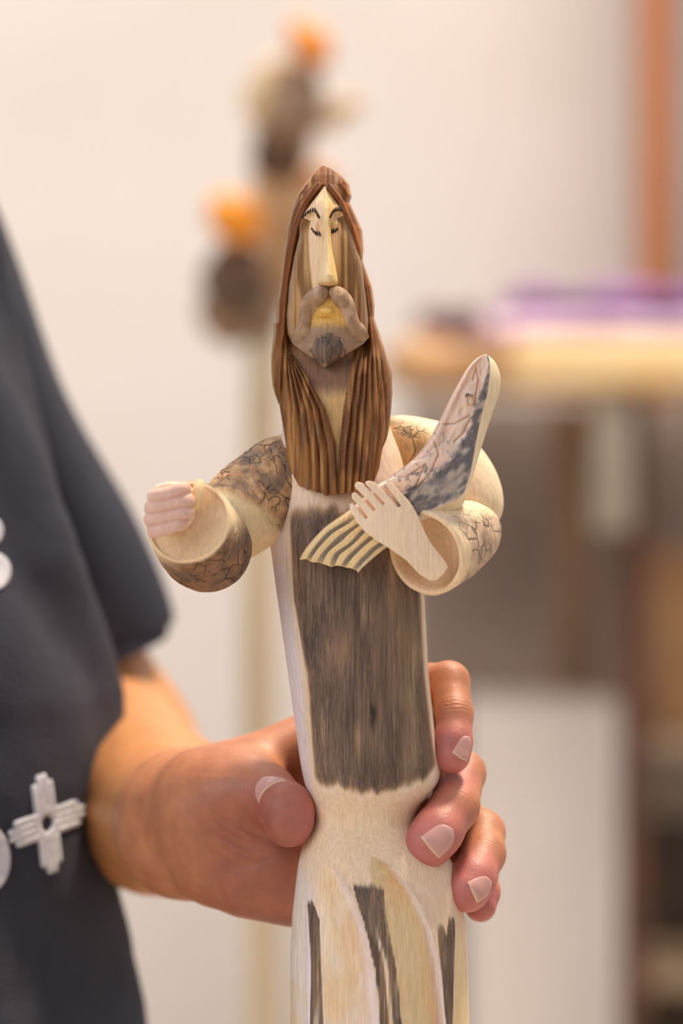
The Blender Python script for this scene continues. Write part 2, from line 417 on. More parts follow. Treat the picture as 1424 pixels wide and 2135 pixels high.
dw('upper_body', [(565, 380, -.01, 42), (580, 320, -.01, 50), (600, 260, -.01, 44)], dark)
dw('upper_body', [(580, 300, -.03, 34), (605, 240, -.03, 52), (635, 190, -.03, 40), (630, 165, -.03, 26)], mid)
dw('pale_wing', [(545, 270, -.03, 16), (545, 210, -.03, 32), (565, 160, -.03, 30), (600, 130, -.03, 20)], pale)
dw('neck', [(620, 230, .0, 34), (622, 170, .0, 36), (632, 120, 0, 34)], mid)
dw('orange_head', [(618, 118, -.04, 32), (645, 90, -.04, 50), (672, 60, -.04, 32)], orange)
dw('side_branch', [(650, 260, .02, 24), (700, 235, .02, 22), (755, 212, .02, 12)], pale)
dw('rear_knob', [(660, 420, .04, 26), (665, 375, .04, 36), (670, 345, .04, 22)], plain('orange_tan', (226, 160, 104), .8, (206, 140, 90), 10))

# ================================================================== CARVED FIGURE
fig = root('carved_figure', tuple(np.array([760-712, 0, 1067.5-2560])*S+np.array([0, 0, CZ])),
           'tall carved wooden bearded figure with long brown hair, held upright in a hand', 'carving')
# ---- trunk (torso and robe)
TL = [(860, 590), (950, 585), (1050, 570), (1130, 563), (1200, 572), (1300, 586), (1400, 600), (1500, 614), (1600, 628), (1640, 637), (1670, 648), (1698, 655), (1715, 653), (1740, 640), (1770, 629), (1800, 622), (1900, 610), (2000, 605), (2135, 606), (2600, 600)]
TR = [(860, 800), (950, 838), (1000, 850), (1130, 868), (1240, 885), (1300, 888), (1400, 893), (1500, 903), (1560, 911), (1600, 918), (1625, 916), (1650, 900), (1680, 874), (1700, 866), (1720, 868), (1745, 890), (1775, 925), (1800, 945), (1850, 960), (1930, 972), (2000, 974), (2135, 978), (2600, 990)]
def tr_stain_line(py): return ip([(1030, 598), (1250, 612), (1400, 638), (1600, 652), (1700, 660)], py)
def leafq(x, py, L, R):
    l = ip(L, py); r = ip(R, py); return (x-l)/np.maximum(r-l, 1e-3), r-l
LEAF1 = ([(1785, 676), (1800, 668), (1850, 662), (1950, 668), (2135, 680), (2600, 700)], [(1785, 680), (1800, 700), (1850, 733), (1930, 762), (2000, 776), (2135, 790), (2600, 800)])
LEAF2 = ([(1770, 772), (1790, 768), (1850, 786), (1900, 800), (2000, 820), (2135, 838), (2600, 850)], [(1770, 780), (1790, 815), (1850, 862), (1920, 894), (2000, 912), (2135, 926), (2600, 940)])
LEAF3 = ([(1930, 955), (2000, 945), (2135, 940), (2600, 940)], [(1930, 958), (2000, 970), (2135, 976), (2600, 985)])
LEAF0 = ([(1790, 622), (1900, 606), (2600, 598)], [(1790, 630), (1850, 640), (2000, 642), (2600, 645)])
def leaf_disp(x, py):
    d = 0
    for (L, R), amp in ((LEAF1, 34), (LEAF2, 34), (LEAF3, 12), (LEAF0, 6)):
        q, wd = leafq(x, py, L, R); ins = (q > 0) & (q < 1) & (py > L[0][0])
        qq = np.clip(q, 0, 1)
        d = d+np.where(ins, amp*np.minimum(1, wd/60)*(qq**.8)*smooth(1.0, .90, qq)*1.15, 0)
        d = d-np.where(py > L[0][0], 6*np.exp(-((q-1.0)*np.maximum(wd, 8)/7)**2), 0)*np.minimum(1, wd/60)
    return d
nR = 560
py = np.concatenate([np.linspace(860, 1620, 250), np.linspace(1622, 2140, 300), np.linspace(2150, 2560, 30)])
TLs = lambda y: ip(TL, y)
TRs = lambda y: ip(TR, y)
def sm(fn, y, s=9): return sum(fn(y+d*s) for d in (-1, -.5, 0, .5, 1))/5
C = 300
th = np.linspace(0, 2*math.pi, C, endpoint=False)
th = th-0.0
PYg = py[:, None]*np.ones((1, C)); c = (sm(TLs, PYg)+sm(TRs, PYg))/2; h = (sm(TRs, PYg)-sm(TLs, PYg))/2
# front = -Y : angle from -pi/2
cs, sn = np.cos(th)[None], np.sin(th)[None]
e = 2/2.25
x = c+h*np.sign(cs)*np.abs(cs)**e
dep = np.minimum(h*.92, 158)*ip([(860, .80), (1000, .93), (1200, 1), (2600, 1)], PYg)
y = -dep*np.sign(sn)*np.abs(sn)**e
frontm = smooth(0.0, .35, sn)*np.ones_like(PYg)
y = y+leaf_disp(x, PYg)*frontm
y = y+frontm*(-3*np.exp(-((PYg-1640)/22)**2)+1.2*(fbm(x/9, PYg/120)-.5))
# shallow ribbed grain on the torso
y = y+frontm*.9*(vnoise(x/3.3, PYg/260)-.5)*smooth(1060, 1100, PYg)*smooth(1640, 1600, PYg)
Vv = np.stack([x-712, y, 1067.5-PYg], -1)
col_ = mixc((232, 206, 168), (238, 222, 200), fbm(x/40, PYg/160))
lf = smooth(0, 14, tr_stain_line(PYg)-x)
col_ = mixc(col_, (232, 220, 214), lf)
col_ = mixc(col_, (236, 208, 166), smooth(1640, 1720, PYg)*smooth(1900, 1760, PYg)*.8)
for (L, R), cc in ((LEAF1, (246, 228, 196)), (LEAF2, (232, 212, 160)), (LEAF3, (236, 214, 160)), (LEAF0, (236, 224, 204))):
    q, wd = leafq(x, PYg, L, R); ins = smooth(-.02, .04, q)*smooth(1.02, .98, q)*(PYg > L[0][0])
    col_ = mixc(col_, cc, ins*.9)
    ptc = fbm(x/50+PYg/160, PYg/110-x/70)
    col_ = mixc(col_, (238, 202, 148), ins*smooth(.4, .8, ptc)*.7)
st = smooth(-4, 12, x-tr_stain_line(PYg))*smooth(2, -16, x-sm(TRs, PYg)+2)
topb = 1045+18*(vnoise(x/13, 0)-.5)+(x-700)*.03
botb = ip([(590, 1600), (660, 1630), (760, 1645), (860, 1635), (905, 1600), (930, 1570)], x)+20*(fbm(x/16, 3)-.5)
st = st*smooth(-20, 50, PYg-topb)*smooth(16, -26, PYg-botb)
st = st*(.70+.55*(fbm(x/34, PYg/170)-.5)-.10*smooth(780, 860, x))
# robe: dark streaks between the scooped leaves
for A in ([(1855, 640, 652), (1900, 643, 668), (2000, 648, 672), (2135, 645, 678), (2600, 645, 678)],
          [(1815, 728, 790), (1840, 738, 800), (1900, 756, 806), (2000, 780, 826), (2135, 792, 838), (2600, 800, 850)],
          [(1900, 905, 920), (1950, 908, 930), (2000, 914, 934), (2135, 926, 938), (2600, 930, 945)],
          [(1890, 930, 945), (1930, 926, 946), (2000, 924, 944), (2135, 926, 940), (2600, 930, 940)]):
    A = np.array(A, float); l = np.interp(PYg, A[:, 0], A[:, 1]); r = np.interp(PYg, A[:, 0], A[:, 2])
    st = np.maximum(st, smooth(-1.5, 3, x-l)*smooth(1.5, -3, x-r)*smooth(A[0, 0]-12, A[0, 0]+26, PYg)*(.78+.5*(fbm(x/14, PYg/90)-.5))*(1-.75*np.exp(-((x-(l*.5+r*.5))/4)**2)*smooth(1900, 1960, PYg)*smooth(25, 40, r-l))*frontm)
knot = np.exp(-((x-776)/9)**2-((PYg-1480)/34)**2)+.7*np.exp(-((x-768)/6)**2-((PYg-1385)/60)**2)
col_ = mixc(col_, mixc((178, 144, 110), (156, 130, 96), smooth(700, 860, x+40*(fbm(x/50, PYg/120)-.5))), smooth(.15, .6, st)*smooth(1700, 1640, PYg))
col_ = mixc(col_, (60, 46, 38), np.clip(knot*1.3*vnoise(x/3, PYg/14)+knot*.5, 0, 1)); st = st*(1-.6*np.clip(knot, 0, 1))
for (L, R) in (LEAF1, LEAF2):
    q, wd = leafq(x, PYg, L, R); col_ = mixc(col_, (236, 224, 218), smooth(.72, .95, q)*smooth(1.04, 1.0, q)*(PYg > L[0][0])*.8)  # light catching the right leaf edges, put into the wood colour
st = st*frontm
F = grid_faces(len(py), C, True)
cap = np.array([[0, 0, 0, 0]])
Vb = Vv.reshape(-1, 3)
# close the ends with centre vertices
n = len(Vb); Vb = np.concatenate([Vb, Vv[0].mean(0)[None], Vv[-1].mean(0)[None]])
j = np.arange(0, C, 2)
capf = np.concatenate([np.stack([j, (j+2) % C, np.full_like(j, n), j], -1)[:, :3], np.stack([j, (j+2) % C, np.full_like(j, n+1)], -1)+np.array([(len(py)-1)*C, (len(py)-1)*C, 0])])
Fl = [list(f) for f in F]+[[int(a), int(b)-0, int(c_)] for a, b, c_ in capf]
app = lambda a, v: np.concatenate([a.reshape(-1, *a.shape[2:]), [v]*2])
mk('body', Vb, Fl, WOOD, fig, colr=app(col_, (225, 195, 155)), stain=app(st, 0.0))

# ---- hair and hood
HL = [(347, 671), (351, 663), (358, 656), (378, 640), (405, 622), (440, 608), (480, 598), (540, 590), (600, 583), (640, 577), (700, 576), (706, 571), (730, 571), (800, 566), (840, 566), (880, 568), (910, 574), (940, 583), (960, 590), (1040, 600)]
HR = [(347, 678), (351, 690), (362, 708), (385, 728), (410, 733), (422, 729), (450, 742), (480, 755), (520, 758), (545, 756), (570, 765), (600, 776), (640, 781), (668, 780), (700, 790), (740, 800), (800, 812), (835, 817), (860, 817), (900, 818), (930, 815), (980, 808), (1040, 798)]
OL = [(390, 672), (430, 643), (480, 622), (520, 613), (600, 600), (680, 594), (740, 592)]
OR = [(390, 676), (430, 706), (480, 726), (520, 738), (580, 757), (650, 768), (705, 772), (740, 775)]
HD = [(347, 14), (370, 44), (400, 66), (450, 84), (520, 96), (600, 104), (700, 112), (760, 122), (850, 140), (950, 152), (1040, 160)]
STL = [(735, 6), (745, 14), (790, 44), (860, 82), (930, 101), (1040, 106)]
def hair_f(x, py, u):
    v = 2*u-1; D = ip(HD, py)
    base = -D*np.power(np.maximum(1-v*v, 0), .42)
    din = np.minimum(x-ip(OL, py), ip(OR, py)-x)
    m = smooth(-2, 15, din)*smooth(386, 410, py)*smooth(745, 722, py)
    m = m*smooth(765, 690, py)/np.maximum(smooth(745, 722, py), 1e-3)*smooth(745, 722, py) if False else smooth(-2, 15, din)*smooth(386, 410, py)*smooth(790, 700, py)
    y = base+48*m
    # grooves that run along the hood
    s = -din; rim = smooth(3, 10, s)*smooth(735, 700, py)
    y = y+rim*(4.6*np.sin((s+9*vnoise(s/12, py/90))/3.6)+4*(fbm(s/6, py/90)-.5))
    y = y-5*np.exp(-((din+6)/6)**2)*smooth(392, 420, py)*smooth(740, 700, py)
    # locks
    low = smooth(722, 760, py)
    xl = 597+0*py; q = (x-xl)/ip(STL, py)
    lx = ip([(700, 762), (730, 742), (790, 727), (850, 716), (930, 708), (1040, 704)], py)
    rx = ip(HR, py); q2 = (x-lx)/(rx-lx)
    ql = np.clip(q, 0, 1.0); qr = np.clip(q2, 0, 1)
    wob = .35*(vnoise(ql*5, py/70)-.5)
    f1 = (ql*5.6+wob) % 1.0; f2 = (qr*7.2+.35*(vnoise(qr*6, py/80, 4)-.5)) % 1.0
    prof = lambda f: 11*(1-np.power(np.abs(2*f-1), 1.6))
    pr2 = lambda f: 8*np.abs(np.sin(2*math.pi*f))*.3
    inl = smooth(-.02, .03, q)*smooth(1.03, .98, q); inr = smooth(-.02, .04, q2)
    y = y+low*(-6*inl-6*inr)
    y = y+low*inl*(17*f1**1.7-4)*smooth(1.0, .93, f1)+low*inr*(15*(1-f2)**1.7-4)*smooth(0, .07, f2)
    y = y+low*1.0*(vnoise(x/3.6, py/70)-.5)
    # deep slit left
    y = y+16*np.exp(-((x-ip([(700, 594), (800, 590), (920, 586)], py))/3.2)**2)*smooth(700, 730, py)*smooth(925, 900, py)
    # throat hollow
    y = y+low*14*(1-inl)*(1-inr)*smooth(597, 603, x)
    y = y+low*10*np.exp(-((py-790)/34)**2-((x-682)/36)**2)
    return y
hb = lambda x, py, u: ip(HD, py)*.85*np.power(np.maximum(1-(2*u-1)**2, 0), .5)
JB = lambda x: ip([(583, 925), (592, 968), (600, 990), (615, 1003), (625, 1016), (650, 1027), (680, 1036), (705, 1037), (720, 1034), (745, 1032), (765, 1022), (785, 1010), (800, 995), (812, 965), (818, 930)], x)
def hair_bottom(x, py):
    q = (x-597)/106; f = np.where(q < 1, (np.clip(q, 0, 1)*5.6) % 1, (np.clip((x-704)/100, 0, 1)*7.2) % 1)
    jb = JB(x)-9*np.abs(f-.4)-5*vnoise(x/3.1, 2.0)
    t = (py-600)/(1040-600)
    return np.where(py > 600, 600+(jb-600)*t, py)
def hair_c(x, py, u):
    n = fbm(x/16, py/90); n2 = vnoise(x/4.2, py/90, 3)
    c = mixc((126, 84, 46), (182, 138, 84), smooth(.3, .75, n))
    din = np.minimum(x-ip(OL, py), ip(OR, py)-x)
    c = mixc(c, (112, 66, 28), smooth(.45, .7, n2)*.6)
    hood = smooth(745, 700, py)
    c = mixc(c, (112, 56, 14), hood*smooth(.35, .6, vnoise(-din/4.5, py/80, 5))*.85)
    c = mixc(c, (190, 104, 26), hood*smooth(.80, .93, u)*smooth(640, 560, py)*smooth(.35, .6, vnoise(x/12, py/22))*.6)  # warm rim light on the hood's right side, painted into its colour
    c = mixc(c, (188, 152, 114), hood*smooth(9, 3, (1-np.abs(2*u-1))*.5*(ip(HR, py)-ip(HL, py)))*.9)
    c = mixc(c, (128, 78, 30), smooth(-14, -2, din)*smooth(10, 2, din)*.6*smooth(740, 700, py))
    # throat: gold wedge and dusky patch
    lx = ip([(700, 762), (730, 742), (790, 727), (850, 716), (930, 708), (1040, 704)], py)
    q = (x-597)/ip(STL, py); thr = smooth(1.0, 1.05, q)*smooth(2, -2, x-lx)*smooth(735, 760, py)
    c = mixc(c, mixc((140, 108, 84), (222, 186, 124), smooth(800, 840, py)), thr*.9)
    gold = smooth(.45, .7, vnoise(x/14, py/60, 9))*smooth(860, 960, py)
    c = mixc(c, (178, 128, 62), gold*.55*(1-thr))
    c = mixc(c, (176, 150, 118), smooth(.03, 0, np.minimum(u, 1-u))*.6)
    return c
pyh = np.concatenate([np.linspace(347, 352, 4), np.linspace(354, 1040, 400)])
relief('hair', fig, pyh, lambda y: ip(HL, y), lambda y: ip(HR, y), hair_f, hb, hair_c, C=230,
       stainf=lambda x, py, u: .42*smooth(.62, .78, vnoise(x/6, py/70, 11))*smooth(560, 760, py), bottomf=hair_bottom, edge=True)

# ---- face mask
FL = [(396, 674), (410, 664), (430, 648), (455, 630), (475, 622), (500, 622), (540, 612), (600, 602), (660, 597), (700, 600), (722, 612), (738, 628)]
FR = [(396, 680), (410, 690), (430, 703), (445, 716), (475, 728), (500, 738), (560, 755), (620, 764), (680, 768), (705, 768), (722, 756), (738, 735)]
SPL = [(396, 668), (430, 646), (460, 630), (468, 648), (480, 645), (500, 642), (560, 646), (600, 650), (612, 651), (738, 655)]
SPR = [(396, 690), (430, 706), (455, 722), (462, 704), (500, 706), (560, 706), (612, 706), (738, 700)]
CXF = [(396, 679), (480, 681), (600, 685), (738, 685)]
def browy(x): return np.where(x < 682, ip([(622, 474), (634, 461), (646, 452), (655, 450), (668, 466), (682, 478)], x), ip([(682, 478), (690, 464), (698, 449), (710, 444), (728, 452)], x))
def face_f(x, py, u):
    cx = ip(CXF, py); hw = np.where(x < cx, cx-ip(FL, py), ip(FR, py)-cx); v = np.clip(np.abs(x-cx)/np.maximum(hw, 1), 0, 1)
    cy = ip([(396, 62), (430, 84), (460, 96), (520, 100), (600, 108), (738, 116)], py)
    y = -(cy-ip([(396, 8), (460, 30), (600, 34), (738, 34)], py)*v**1.7)
    y = y+18*smooth(.93, 1.0, v)
    below = smooth(-1, 3.5, py-browy(x))
    y = y+13*below*np.exp(-((py-(browy(x)+14))/26)**2)*smooth(.95, .6, v)
    # step between pale centre strip and side planes
    ins = smooth(-2, 2, x-ip(SPL, py))*smooth(2, -2, x-ip(SPR, py))
    y = y+5*ins*smooth(470, 480, py)
    y = y-6*np.exp(-((x-656)/10)**2-((py-480)/9)**2)-6*np.exp(-((x-699)/9)**2-((py-477)/9)**2)
    y = y+1.6*(vnoise(x/3.2, py/120)-.5)
    y = y+4*np.exp(-((x-ip([(480, 616), (600, 622), (738, 620)], py))/4)**2)*smooth(500, 560, py)
    return y
def face_c(x, py, u):
    ins = smooth(-2, 2, x-ip(SPL, py))*smooth(2, -2, x-ip(SPR, py))
    pale_ = mixc((242, 212, 168), (240, 200, 140), smooth(676, 690, x))
    pale_ = mixc(pale_, (228, 188, 116), smooth(470, 400, py)*.5*smooth(660, 700, x))
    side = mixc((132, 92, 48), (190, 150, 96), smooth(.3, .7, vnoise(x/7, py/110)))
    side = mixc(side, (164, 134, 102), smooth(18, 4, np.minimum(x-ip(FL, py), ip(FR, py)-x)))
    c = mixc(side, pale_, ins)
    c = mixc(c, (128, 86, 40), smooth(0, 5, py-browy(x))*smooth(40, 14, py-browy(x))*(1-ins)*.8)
    return c
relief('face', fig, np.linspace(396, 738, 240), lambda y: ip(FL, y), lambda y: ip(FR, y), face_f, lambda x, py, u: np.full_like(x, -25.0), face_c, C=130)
# ---- nose
NC = [(398, 679), (450, 680), (500, 683), (560, 685), (606, 684)]
NW = [(398, 2), (420, 5), (445, 9), (462, 9), (480, 7.5), (505, 8.5), (540, 13), (575, 19), (592, 22), (600, 22), (606, 17)]
NH = [(398, 62), (430, 88), (445, 100), (470, 108), (500, 110), (540, 122), (585, 141), (598, 140), (604, 130), (606, 120)]
def nose_f(x, py, u):
    v = np.abs(2*u-1); cy = ip([(396, 58), (430, 80), (460, 90), (520, 88), (606, 96)], py)
    h = ip(NH, py)-cy
    flt = ip([(398, 1), (520, 1.3), (590, 2.6), (606, 3)], py)
    return -(cy+h*(1-v**flt))
relief('nose', fig, np.linspace(398, 606, 140), lambda y: ip(NC, y)-ip(NW, y), lambda y: ip(NC, y)+ip(NW, y), nose_f,
       lambda x, py, u: np.full_like(x, -60.0), lambda x, py, u: mixc(mixc((246, 220, 168), (236, 206, 132), smooth(.45, .75, u)), (214, 168, 112), smooth(588, 604, py)*.5), C=40)
# ---- chin beard
BL = [(622, 676), (640, 655), (670, 642), (690, 634), (705, 622), (716, 610), (722, 612), (740, 634), (755, 655), (772, 676)]
BR = [(622, 696), (640, 712), (670, 724), (690, 736), (700, 766), (708, 769), (722, 757), (740, 729), (755, 705), (772, 679)]
def beard_f(x, py, u):
    cx = 681; hwL = cx-ip(BL, py); hwR = ip(BR, py)-cx; v = np.where(x < cx, (cx-x)/np.maximum(hwL, 1), (x-cx)/np.maximum(hwR, 1))
    cy = ip([(622, 104), (635, 113), (650, 118), (672, 116), (700, 126), (735, 144), (752, 146), (772, 138)], py)
    y = -(cy-ip([(622, 1), (672, 6), (695, 20), (718, 38), (772, 22)], py)*np.clip(v, 0, 1)**1.3)
    y = y-7*np.exp(-((x-681)/13)**2-((py-656)/8)**2)+6*np.exp(-((x-681)/18)**2-((py-670)/3)**2)
    return y+1.2*(vnoise(x/3, py/60)-.5)
def beard_c(x, py, u):
    c = mixc((228, 184, 96), (206, 164, 112), smooth(672, 706, py))
    r = ((x-683)/36)**2+((py-733)/30)**2
    c = mixc(c, (160, 132, 102), smooth(676, 702, py+6*(vnoise(x/5, py/5)-.5)))
    return c
relief('beard', fig, np.linspace(622, 772, 150), lambda y: ip(BL, y), lambda y: ip(BR, y), beard_f, lambda x, py, u: np.full_like(x, -50.0), beard_c, C=100,
       stainf=lambda x, py, u: .95*smooth(1.35, .6, ((x-683)/36)**2+((py-737)/33)**2+.9*(fbm(x/6, py/9)-.5)))
# ---- moustache halves
def mous(pts, wd, label):
    n = 70; q = cr([(x, y, Yd, r) for (x, y, Yd), r in zip(pts, wd)], np.linspace(0, len(pts)-1, n))
    P = np.stack([q[:, 0]-712, q[:, 1+1], 1067.5-q[:, 1]], -1); R = q[:, 3].copy()
    d = np.linspace(0, 1, n); R *= np.sqrt(np.clip(1-(1-np.clip(d/.04, 0, 1))**2, .02, 1))*np.sqrt(np.clip(1-(1-np.clip((1-d)/.05, 0, 1))**2, .02, 1))
    T, A, Bv = frames(P)
    th = np.linspace(0, 2*math.pi, 36, endpoint=False)
    # faceted section: flat-topped with a soft ridge
    Yax = np.array([0, -1.0, 0]); V = []
    for i in range(n):
        s = np.cross(T[i], Yax); s /= np.linalg.norm(s)
        cx = np.sign(np.cos(th))*np.abs(np.cos(th))**.8; sy = np.sign(np.sin(th))*np.abs(np.sin(th))**1.25
        V.append(P[i]+s[None]*(R[i]*cx)[:, None]+Yax[None]*(R[i]*1.05*sy*(1+.3*cx))[:, None])
    V = np.array(V); xx = V[..., 0]+712; yy = 1067.5-V[..., 2]
    V[..., 1] += 1.0*(vnoise(xx/4, yy/9)-.5)*2
    F = [list(f) for f in grid_faces(n, 36, True)]+[list(range(36))[::-1], list(range((n-1)*36, n*36))]
    c = mixc((178, 148, 116), (150, 120, 86), fbm(xx/9, yy/14)); c = mixc(c, (196, 166, 134), smooth(.5, .8, vnoise(xx/12, yy/20)))
    mk('moustache', V, F, WOOD, fig, colr=c.reshape(-1, 3), label=label)
mous([(684, 612, -112), (668, 622, -116), (650, 638, -114), (641, 658, -110), (637, 682, -108), (630, 704, -102), (622, 724, -96)], [7, 17, 19, 15, 13, 17, 12], 'left half of the moustache')
mous([(688, 612, -112), (703, 622, -116), (719, 640, -116), (728, 662, -112), (736, 684, -110), (748, 702, -104), (752, 718, -98)], [7, 17, 18, 15, 15, 17, 9], 'right half of the moustache')
# ---- lip
V, F = ell(np.array([681-712, -119, 1067.5-656]), (14, 7, 7)); mk('lower_lip', V, F, WOOD, fig, colr=(236, 196, 112))
# ---- burned brow and lash strokes
def strokes(name, pts, ln, wd, lean, yd):
    gs = []
    for i, (x, y) in enumerate(pts):
        l = ln[i] if hasattr(ln, '__len__') else ln
        dx = lean[i] if hasattr(lean, '__len__') else lean
        Y = float(face_f(np.array([float(x)]), np.array([float(y)]), np.array([.5]))[0])+yd
        P, R = rounded([(x-712-dx, Y+1, 1067.5-y-l/2, wd*1.1), (x-712, Y, 1067.5-y, wd), (x-712+dx, Y+1, 1067.5-y+l/2, wd*.35)], 9)
        gs.append(tube_geo(P, R, 8))
    V, F = join(gs); mk(name, V, F, INK, fig)
strokes('eyebrow', [(628, 465), (633, 459), (638, 454), (643, 450), (648, 448), (653, 446), (658, 448), (662, 455), (665, 460)], [9, 10, 10, 10, 11, 11, 14, 15, 12], 1.8, [2, 2, 1.5, 1, 1, 0, -1.5, -2, -1.5], -2.5)
strokes('eyebrow', [(690, 459), (692, 455), (695, 450), (699, 446), (703, 444), (707, 443), (711, 443), (715, 444), (718, 446)], [13, 13, 12, 12, 12, 12, 12, 13, 9], 1.7, [1.5, 1.5, 1.5, 1, .5, 0, -.5, -1, -1.5], -2.5)
strokes('eyelashes', [(651, 485), (654, 490), (658, 494), (662, 495), (667, 496)], [6, 7, 9, 12, 13], 1.7, [-.5, -1, -1, -1, -1.5], -1.5)
strokes('eyelashes', [(690, 490), (693, 491), (696, 490), (700, 489), (703, 486)], [10, 11, 11, 10, 8], 1.5, [0, .5, .8, 1, 1], -1.5)

# ---- arms
def bark_disp(amp, k):
    return lambda t, h: amp*(vnoise(t*14+k, np.cos(h)*3+5, np.sin(h)*3+k)-.5)*2
def log_arm(name, pts, parent, cup=None, C=90, n=90, disp=1.2, barkf=None, colf=None, seed=0):
    """limb swept along pts [(px,py,Y,r)]; cup = (rim, depth) hollows the far end"""
    q = cr([(*U(x, y, Y), r) for x, y, Y, r in pts], np.linspace(0, len(pts)-1, n))
    P, R = q[:, :3], q[:, 3]
    T, A, Bv = frames(P); th = np.linspace(0, 2*math.pi, C, endpoint=False); ts = np.linspace(0, 1, n)
    rings = []; tt = []; kind = []
    for i in range(n):
        rr = R[i]+disp*(fbm(ts[i]*9+seed, np.cos(th)*2.5+5, np.sin(th)*2.5+5)-.5)*3
        rings.append(P[i]+A[i][None]*(rr*np.cos(th))[:, None]+Bv[i][None]*(rr*np.sin(th))[:, None]); tt.append(ts[i]); kind.append(0)
    if cup:
        rim, dp = cup
        for f, dd in ((1-.04, 4), (1-.09, 4.5), (1-rim*.8, 2), (1-rim, -4), (1-rim-.03, -dp*.4), (1-rim-.07, -dp*.8), (.62-rim, -dp), (.4, -dp*1.05), (.2, -dp*1.07), (.03, -dp*1.08)):
            rr = R[-1]*f
            rings.append(P[-1]+T[-1][None]*dd+A[-1][None]*(rr*np.cos(th))[:, None]+Bv[-1][None]*(rr*np.sin(th))[:, None]); tt.append(1.0); kind.append(1)
    V = np.array(rings); m = len(rings)
    F = [list(f) for f in grid_faces(m, C, True)]+[list(range(C))[::-1], list(range((m-1)*C, m*C))]
    tg = np.array(tt)[:, None]*np.ones(C); thg = th[None]*np.ones((m, 1)); kg = np.array(kind)[:, None]*np.ones(C)
    xx = V[..., 0]+712; yy = 1067.5-V[..., 2]
    bk = barkf(tg, thg, xx, yy)*(1-kg); c = colf(tg, thg, xx, yy, V[..., 1])
    c = mixc(c, (240, 212, 168), kg*.9)
    return mk(name, V, F, WOOD, parent, colr=c.reshape(-1, 3), bark=bk.ravel())
pale_c = lambda t, h, x, y, Y: mixc((234, 208, 164), (216, 180, 132), fbm(x/22, y/22, Y/22))
# image-left arm
log_arm('upper_arm', [(640, 950, 40, 60), (596, 985, 20, 84), (560, 1020, -8, 92), (512, 1062, -45, 93), (470, 1100, -85, 80), (440, 1122, -110, 60)], fig, n=110, seed=3,
        barkf=lambda t, h, x, y: smooth(.1, .2, t)*smooth(.72+.1*np.sin(h*2), .62, t+(y-1060)/500.)*1.0,
        colf=lambda t, h, x, y, Y: mixc(mixc((206, 170, 124), (178, 138, 96), smooth(.35, .65, fbm(x/14, y/14, Y/14))), (236, 214, 166), smooth(.62, .74, t+(y-1060)/500.)))
log_arm('forearm', [(448, 1142, -70, 52), (440, 1146, -105, 84), (428, 1138, -150, 93), (412, 1118, -205, 92), (398, 1096, -262, 88), (393, 1090, -282, 86)], fig, cup=(.10, 5), n=90, seed=9,
        barkf=lambda t, h, x, y: smooth(1105, 1165, y+(x-430)*.45+24*(fbm(x/14, y/14)-.5)),
        colf=lambda t, h, x, y, Y: mixc((240, 218, 172), mixc((176, 138, 102), (124, 96, 74), fbm(x/10, y/10)), smooth(1110, 1175, y+(x-430)*.4+30*(fbm(x/12, y/12)-.5))))
# image-right arm
log_arm('upper_arm', [(790, 960, 40, 62), (826, 944, 52, 76), (870, 944, 62, 74), (925, 958, 62, 70), (965, 1000, 46, 70), (985, 1052, 28, 66), (985, 1090, 22, 50)], fig, n=110, seed=5,
        barkf=lambda t, h, x, y: smooth(.06, .12, t)*smooth(.42, .30, t)*smooth(862, 890, y-(x-830)*.3)*.9,
        colf=lambda t, h, x, y, Y: mixc((240, 220, 180), (204, 158, 98), smooth(.08, .12, t)*smooth(.42, .32, t)*smooth(866, 895, y-(x-830)*.3)*.8))
log_arm('forearm', [(992, 1095, 40, 40), (988, 1104, 12, 58), (976, 1112, -25, 70), (948, 1124, -75, 82), (915, 1140, -125, 88), (889, 1153, -165, 89)], fig, cup=(.15, 46), n=100, seed=12,
        barkf=lambda t, h, x, y: smooth(.1, .3, t)*smooth(.97, .84, t)*smooth(1050, 1085, y)*.8,
        colf=lambda t, h, x, y, Y: mixc((238, 214, 172), (204, 178, 148), smooth(.2, .4, t)*smooth(.92, .78, t)*smooth(1060, 1110, y+30*(fbm(x/14, y/14)-.5))))

# ---- carved open hand (image right): flat palm slab plus five blunt fingers
def slab(name, poly, Yf, th_, parent, colr, tilt=None, bev=2.5, sub=3):
    import bmesh
    bm = bmesh.new(); vs = []
    for x, y in poly:
        Y = Yf(x, y); vs.append(bm.verts.new(U(x, y, Y)))
    f = bm.faces.new(vs)
    r = bmesh.ops.extrude_face_region(bm, geom=[f]); nv = [g for g in r['geom'] if isinstance(g, bmesh.types.BMVert)]
    for v in nv: v.co.y += th_
    bmesh.ops.bevel(bm, geom=bm.edges[:], offset=bev, segments=3, affect='EDGES', profile=.6)
    bmesh.ops.triangulate(bm, faces=[f for f in bm.faces if len(f.verts) > 4])
    V = np.array([v.co[:] for v in bm.verts]); F = [[v.index for v in f.verts] for f in bm.faces]; bm.free()
    return mk(name, V, F, WOOD, parent, colr=colr)
hc = (244, 220, 184)
hY = lambda x, y: float(ip([(720, -222), (780, -224), (840, -218), (880, -206), (930, -196)], x))
